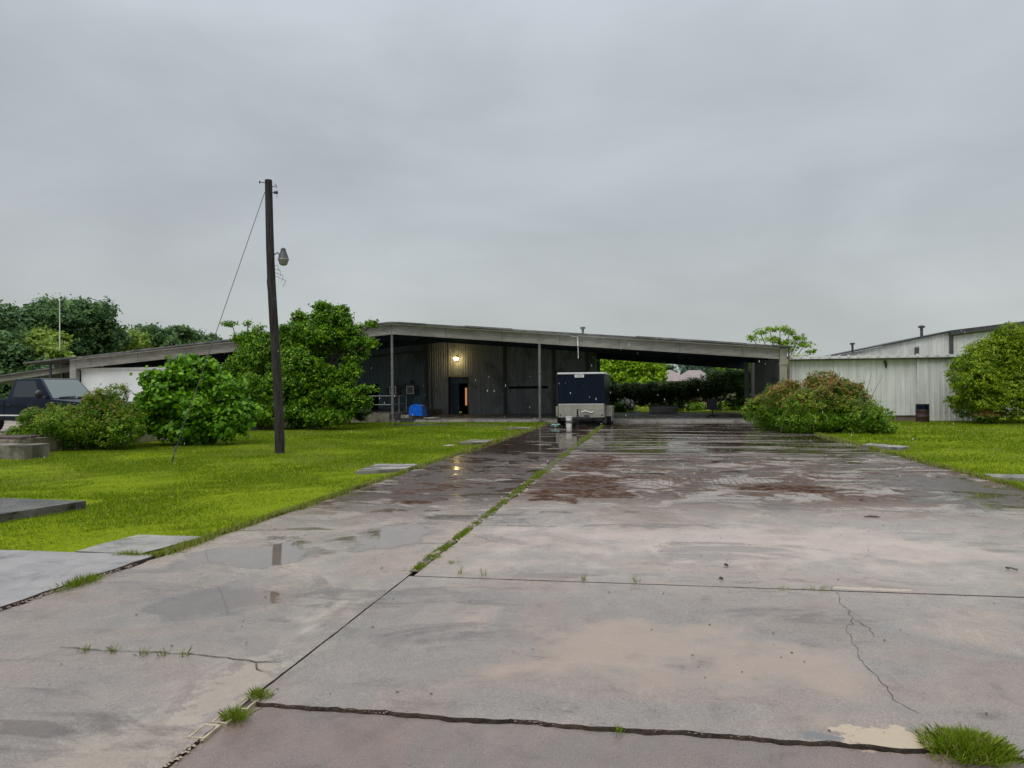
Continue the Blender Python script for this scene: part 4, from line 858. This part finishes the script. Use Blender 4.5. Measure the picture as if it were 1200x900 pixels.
# ---------------------------------------------------------------- vine-covered fence behind
fn = empty('vine_covered_fence', (2, 58.3, 0), 'chain link fence smothered in dark green vine behind the canopy', 'fence')
for k in range(9): MB().tube([(-4+2.3*k, 58.3, 0), (-4+2.3*k, 58.3, 2.1)], .035, 6).build('fence_post', M['pipe'], fn)
MB().tube([(-4, 58.3, 2.08), (15, 58.3, 2.08)], .025, 6).build('top_rail', M['pipe'], fn)
mb = MB()
for k in range(120): mb.tube([(-4+k*.16, 58.3, .05), (-4+k*.16+1.1, 58.3, 2.08)], .006, 3, False).tube([(-4+k*.16+1.1, 58.31, .05), (-4+k*.16, 58.31, 2.08)], .006, 3, False)
mb.build('chain_link', M['pipe'], fn)['kind'] = 'stuff'
lo = []
for px, py, rx, rz in [(725, 463, 22, 16), (745, 462, 20, 12), (770, 462, 22, 10), (800, 458, 22, 11), (828, 453, 22, 13), (850, 447, 20, 15), (872, 452, 16, 16), (722, 478, 16, 10), (870, 470, 16, 12), (738, 478, 8, 8)]:
    lo.append(lob(px, py, rx, rz, 58, .7))
for px in range(714, 890, 7):
    tp = 452-(px-714)*.045 - (8 if px > 840 else 0); lo.append(lob(px, tp+random.uniform(6, 9), 9, random.uniform(7, 10), 58, .5)); lo.append(lob(px+3, tp+18, 8, 8, 58, .4, .7))
    if random.random() < .22: lo.append(lob(px, tp+28, 5, 9, 58, .3, .45))
foliage('vine', lo, 90000, .12, LM['vine'], fn, subk=90, subr=.35, kids=4, strays=2, low=True)

# ---------------------------------------------------------------- plants
def bp(px, py): p = gp(px, py); return (p.x, p.y, 0)
# left nandina (red tips)
plant('nandina_shrub', 'spreading low shrub with reddish tips in front of the pickup', 'shrub', (-16.7, 20.3, 0),
      [lob(90, 500, 52, 27, 20.6), lob(60, 503, 33, 24, 20.4), lob(125, 492, 30, 32, 20.8), lob(148, 508, 16, 18, 20.6), lob(38, 515, 16, 14, 20.2), lob(120, 475, 20, 14, 21)],
      42000, .085, LM['nandina'], .04, red=.2, subk=70, subr=.24, aspect=.38, crown='leaves', low=True)
plant('bigleaf_shrub', 'rounded bright green broad-leaved shrub left of the utility pole', 'shrub', (-14.6, 23.0, 0),
      [lob(228, 476, 42, 34, 23), lob(226, 438, 22, 20, 23.1), lob(192, 452, 19, 19, 22.9), lob(258, 456, 20, 20, 23), lob(180, 486, 19, 24, 22.7), lob(278, 484, 18, 18, 22.9), lob(215, 504, 44, 13, 22.5), lob(208, 428, 8, 6, 23, None, .7), lob(243, 428, 9, 7, 23, None, .7), lob(168, 470, 8, 9, 22.7, None, .7), lob(262, 500, 26, 13, 22.6)],
      21000, .165, LM['bigleaf'], .06, subk=120, subr=.15, aspect=.85, droop=.5, crown='leaves', low=True)
y_ = 33.5
plant('spreading_tree', 'tall bushy green tree reaching the barn roof behind the utility pole', 'tree', (at(365, 470, y_).x, y_, 0),
      [lob(372, 396, 38, 30, y_), lob(407, 397, 22, 19, y_), lob(345, 402, 20, 26, y_), lob(388, 374, 22, 14, y_), lob(376, 360, 11, 6, y_), lob(400, 364, 10, 5, y_, None, .6), lob(352, 372, 8, 7, y_, None, .7), lob(436, 380, 9, 4, y_, None, .6), lob(433, 402, 11, 5, y_-.5, None, .8), lob(430, 457, 12, 5, y_-1.5, None, .8), lob(426, 470, 12, 6, y_-1.5, None, .8), lob(355, 445, 40, 34, y_-1), lob(390, 465, 34, 26, y_-1), lob(340, 475, 34, 26, y_-1), lob(412, 472, 18, 14, y_-1.5), lob(420, 410, 18, 16, y_), lob(408, 440, 14, 14, y_-1), lob(375, 488, 45, 16, y_-1.5)],
      95000, .125, LM['tree'], .16, subk=110, subr=.12, aspect=.6, shell=.35, low=True, strays=9)
plant('leaning_tree', 'smaller olive green tree left of the utility pole against the barn', 'tree', (at(300, 470, y_).x, y_-.5, 0),
      [lob(300, 430, 32, 34, y_), lob(294, 398, 18, 12, y_, None, .7), lob(316, 402, 10, 12, y_, None, .7), lob(272, 380, 9, 4, y_, None, .45), lob(290, 379, 7, 3, y_, None, .4), lob(303, 385, 8, 4, y_, None, .4), lob(305, 468, 32, 30, y_-1.5), lob(285, 450, 20, 25, y_), lob(318, 486, 26, 16, y_-2)],
      32000, .13, LM['tree'], .1, subk=90, subr=.15, aspect=.5, droop=.6, low=True)
plant('dock_shrub', 'low dull green shrub at the foot of the loading dock', 'shrub', (at(412, 488, 38).x, 38, 0),
      [lob(405, 482, 22, 13, 37.5), lob(423, 486, 12, 9, 38)], 6000, .11, LM['vine'], .03, subk=30, subr=.3, crown='leaves', low=True)
# right nandina
plant('red_tipped_shrub', 'wide red-tipped shrub between the driveway and the right lawn', 'shrub', (6.9, 31.5, 0),
      [lob(950, 475, 48, 32, 31), lob(915, 483, 36, 27, 32.5), lob(995, 478, 36, 32, 31), lob(975, 462, 34, 20, 31.5), lob(1010, 492, 28, 20, 29.8), lob(900, 492, 22, 16, 34), lob(945, 495, 42, 14, 30), lob(1036, 503, 17, 9, 29.5), lob(925, 462, 22, 14, 32)],
      85000, .10, LM['nandina'], .04, red=.55, subk=85, subr=.22, aspect=.4, crown='leaves', low=True)
# bare red twigs
mb = MB(); rt = empty('bare_twigs', (at(1018, 480, 31).x, 31, 0), 'thin bare reddish twigs standing above the right end of the red-tipped shrub', 'twigs')
for k in range(16):
    s = at(1005+random.uniform(-6, 16), 490, 31); t = at(1014+random.uniform(-12, 22), random.uniform(432, 475), 31); m_ = s.lerp(t, .6)+Vector((random.uniform(-.15, .15), 0, 0)); mb.tube([s, m_, t], [.014, .01, .004], 4, False)
mb.build('twig', M['bark'], rt)
yt = 38.5
plant('feathery_tree', 'large soft yellow-green tree at the right frame edge', 'tree', (at(1215, 470, yt).x, yt, 0),
      [lob(1212, 438, 58, 46, yt), lob(1168, 432, 34, 30, yt), lob(1190, 398, 24, 14, yt), lob(1160, 412, 16, 13, yt), lob(1150, 455, 34, 34, yt-.5), lob(1190, 465, 50, 30, yt-1), lob(1140, 473, 28, 20, yt-.5), lob(1245, 418, 48, 40, yt), lob(1260, 470, 50, 30, yt), lob(1224, 394, 28, 14, yt), lob(1138, 438, 16, 18, yt-.3)],
      140000, .13, LM['cypress'], .16, subk=110, subr=.17, aspect=.35, droop=.45, low=True)
plant('small_shrub', 'small brownish shrub at the foot of the feathery tree', 'shrub', (at(1157, 488, 37).x, 37, 0), [lob(1157, 489, 14, 7, 37)], 2500, .10, LM['nandina'], .02, red=.8, crown='leaves', low=True)
# behind the barn, right
plant('arching_tree', 'light green arching tree rising behind the right end of the barn', 'tree', (at(912, 470, 60).x, 60, 0),
      [lob(915, 410, 18, 7, 60, None, .8), lob(882, 397, 9, 4, 60, None, .7), lob(891, 391, 10, 4, 60, None, .7), lob(902, 387, 11, 4, 60, None, .7), lob(914, 386, 11, 4, 60, None, .7), lob(925, 391, 10, 5, 60, None, .7), lob(936, 397, 10, 6, 60, None, .7), lob(905, 399, 14, 6, 60, None, .7), lob(925, 404, 14, 6, 60, None, .7), lob(942, 406, 11, 6, 60, None, .8), lob(951, 413, 7, 4, 60, None, .8), lob(915, 440, 30, 26, 60), lob(930, 440, 20, 15, 59)],
      20000, .15, LM['lime'], .10, subk=60, subr=.3, aspect=.4, shell=.3, kids=3, strays=3)
# trees seen through the canopy
plant('lime_tree', 'bright lime green tree seen through the canopy just right of the trailer', 'tree', (at(735, 470, 66).x, 66, 0),
      [lob(735, 437, 36, 22, 66), lob(715, 430, 24, 24, 66), lob(755, 436, 24, 22, 66), lob(770, 440, 12, 14, 66), lob(720, 445, 26, 14, 65), lob(745, 450, 30, 12, 65)],
      26000, .26, LM['lime'], .2, subk=40, subr=.24)
plant('yellow_green_tree', 'yellow green tree seen through the canopy beside its right posts', 'tree', (at(865, 470, 68).x, 68, 0),
      [lob(862, 440, 22, 14, 68), lob(880, 440, 18, 20, 68), lob(850, 448, 18, 10, 68), lob(895, 450, 22, 22, 68)], 14000, .26, LM['lime'], .2, subk=40, subr=.24)
plant('distant_tree', 'hazy blue-green tree behind the house roofs under the canopy', 'tree', (at(838, 470, 120).x, 120, 0),
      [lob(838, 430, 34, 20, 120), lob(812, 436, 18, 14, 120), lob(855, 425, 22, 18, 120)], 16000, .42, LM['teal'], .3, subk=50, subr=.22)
plant('distant_tree', 'dark far tree standing between the lime tree and the house roofs', 'tree', (at(785, 470, 125).x, 125, 0), [lob(781, 437, 9, 8, 125), lob(765, 430, 14, 12, 125)], 5000, .42, LM['far'], .25, subk=30, subr=.26)
for k, (px, py, rx, rz, mt, lb) in enumerate([(790, 474, 20, 9, 'farlight', 'olive garden bush behind the middle of the vine fence'), (848, 478, 15, 7, 'lime', 'low yellow-green clump right of the office chair, behind the fence'), (815, 478, 12, 6, 'lime', 'low lime clump between trough and office chair, behind the fence'), (762, 470, 14, 9, 'farlight', 'dull green bush left of the trough, behind the fence'), (868, 476, 15, 9, 'farlight', 'pale bush behind the canopy right posts')]):
    plant('garden_bush', lb, 'bush', (at(px, 484, 61).x, 61, 0), [lob(px, py, rx, rz, 61)], 5000, .14, LM[mt], .03, group='garden bushes behind the fence', subk=40, crown='leaves', low=True)
fb = empty('flowering_bush', (at(734, 484, 57).x, 57, 0), 'small white-flowered bush beside the parked trailer, beyond the floor', 'bush')
foliage('leaves', [lob(728, 478, 14, 8, 57)], 3000, .12, LM['bigleaf'], fb); foliage('flowers', [lob(735, 474, 11, 8, 56.6)], 260, .13, M['flower'], fb, aspect=.9)['kind'] = 'stuff'
# houses
def house(px, w_, zr, zb, y, label, dpx=0):
    c = at(px, 440, y); h = empty('house', (c.x, y, 0), label, 'house', 'houses behind the canopy')
    wl = MB().box(-w_/2+.4, w_/2-.4, .4, 9, 0, zb).build('wall', M['brick'], h, local=True)
    MB().add([(-w_/2, 0, zb), (w_/2, 0, zb), (w_/2, 9.5, zb), (-w_/2, 9.5, zb), (-w_/8, 4.7, zr), (w_/8, 4.7, zr)], [(0, 3, 2, 1), (0, 1, 5, 4), (2, 3, 4, 5), (1, 2, 5), (3, 0, 4)]).build('roof', M['shingle'], h, local=True)
house(781, 5.6, at(780, 433, 90).z, at(780, 447, 90).z, 88, 'house with dull hipped shingle roof nearest the lime tree')
house(816, 5.2, at(815, 433, 90).z, at(815, 447, 90).z, 88, 'house with lighter pointed shingle roof behind the office chair')
# far trees on the left
F = [(20, 385, 38, 26, 66, 'far'), (62, 372, 34, 22, 70, 'far'), (95, 385, 36, 26, 68, 'far'), (50, 412, 30, 22, 62, 'farlight'), (8, 420, 28, 30, 60, 'far'), (118, 405, 26, 24, 70, 'far'), (145, 405, 22, 18, 78, 'farlight'), (182, 402, 26, 18, 84, 'far'), (210, 400, 26, 17, 88, 'far'), (238, 405, 20, 12, 92, 'far'), (110, 372, 12, 12, 72, 'far'), (-30, 390, 40, 35, 66, 'far'), (0, 450, 40, 22, 58, 'far'), (60, 445, 36, 20, 60, 'far')]
names = ['broad', 'tall', 'full', 'lighter round', 'low dark', 'sloping', 'olive', 'rounded', 'dense', 'small', 'airy top', 'edge', 'lowest', 'sheltered']
where = ['left of the pale mast', 'directly behind the pale mast', 'just right of the pale mast', 'in front below the mast', 'at the left frame edge above the lower shed', 'where the treeline falls right of the mast', 'in the dip of the left treeline', 'above the middle of the left barn roof', 'second from the right in the left treeline', 'at the right end of the left treeline', 'sticking up highest right of the mast', 'running out of the left of the frame', 'seen beneath the lower shed roof at far left', 'seen behind the pickup cab under the shed roof']
for i, (px, py, rx, rz, y, mt) in enumerate(F):
    c = at(px, py, y)
    ll = [lob(px, py, rx, rz, y)]+[lob(px+random.uniform(-.7, .7)*rx, py+random.uniform(-.6, .7)*rz, rx*random.uniform(.35, .6), rz*random.uniform(.35, .6), y+random.uniform(-2, 2)) for _ in range(5)]
    ll.append(lob(px, py+rz, rx, rz, y))
    plant('background_tree', '%s dark green background tree %s' % (names[i], where[i]), 'tree', (c.x, y, 0), ll, 9000 if i < 9 else 5000, .42, LM[mt], .25, group='trees behind the left side of the barn', subk=22, subr=.27)
# filler wood far behind to close the horizon
lo = []
for k in range(46):
    a = -75+150*k/45; r = 190+random.uniform(-10, 10); x, y = r*math.sin(R_(a)), r*math.cos(R_(a))
    lo.append(((x, y, 2.2), (9, 5, random.uniform(2.2, 3.6)), 1))
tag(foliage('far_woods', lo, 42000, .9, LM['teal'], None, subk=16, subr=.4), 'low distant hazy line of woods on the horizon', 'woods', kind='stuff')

# ---------------------------------------------------------------- debris
mb = MB(); p = gp(1187, 672)
mb.tube([(-.04, .05, .012), (-.01, .01, .018), (.03, -.02, .01)], .006, 5).tube([(-.01, .01, .018), (-.045, .0, .012)], .005, 5).tube([(-.0, -.01, .012), (.04, .0, .01)], .005, 5).tube([(-.02, .04, .012), (-.045, .03, .014)], .006, 5)
tag(mb.build('twig', M['debris'], local=True, loc=(p.x, p.y, .03)), 'small forked black twig on the concrete near the right edge', 'twig')
for px, py, l_, lb in [(1022, 609, .10, 'short dark stick lying on the right part of the driveway'), (851, 667, .02, 'dark crumpled leaf, upper of the two right of centre'), (845, 683, .018, 'dark curled leaf, lower of the two right of centre'), (1009, 589, .03, 'small dark lump on the wet driveway above the short stick')]:
    p = gp(px, py); mb = MB().tube([(-l_, 0, .01), (-l_*.3, .008, .016), (l_*.4, -.006, .014), (l_, .004, .008)], [.004, .011, .011, .004], 6)
    tag(mb.build('stick' if l_ > .05 else 'dead_leaf', M['debris'], local=True, loc=(p.x, p.y, .028)), lb, 'stick' if l_ > .05 else 'leaf')

# ---------------------------------------------------------------- falling rain: small separate water drops in the air
m, N_, L_, b_ = newmat('raindrop'); b_.inputs['Base Color'].default_value = (.8, .83, .86, 1); b_.inputs['Roughness'].default_value = .15; b_.inputs['Alpha'].default_value = .42
M['raindrop'] = m
ico = [(0, 0, -1)]+[(math.cos(a*1.2566), math.sin(a*1.2566), -.2) for a in range(5)]+[(.6*math.cos(a*1.2566+.628), .6*math.sin(a*1.2566+.628), .35) for a in range(5)]+[(0, 0, 1)]
icf = [(0, 1+(i+1) % 5, 1+i) for i in range(5)]+[(1+i, 1+(i+1) % 5, 6+i) for i in range(5)]+[(1+(i+1) % 5, 6+(i+1) % 5, 6+i) for i in range(5)]+[(6+i, 6+(i+1) % 5, 11) for i in range(5)]
mb = MB()
for k in range(430):
    d = random.uniform(4, 13); p = at(random.uniform(-60, 1260), random.uniform(330, 560), d); w_ = random.uniform(.0016, .0030); h_ = w_*random.uniform(2, 4)
    if p.z < .05: continue
    mb.add([(p.x+v[0]*w_, p.y+v[1]*w_, p.z+v[2]*h_) for v in ico], icf)
tag(mb.build('rain', M['raindrop'], smooth=True), 'scattered falling raindrops in the air over the yard', 'rain', kind='stuff')
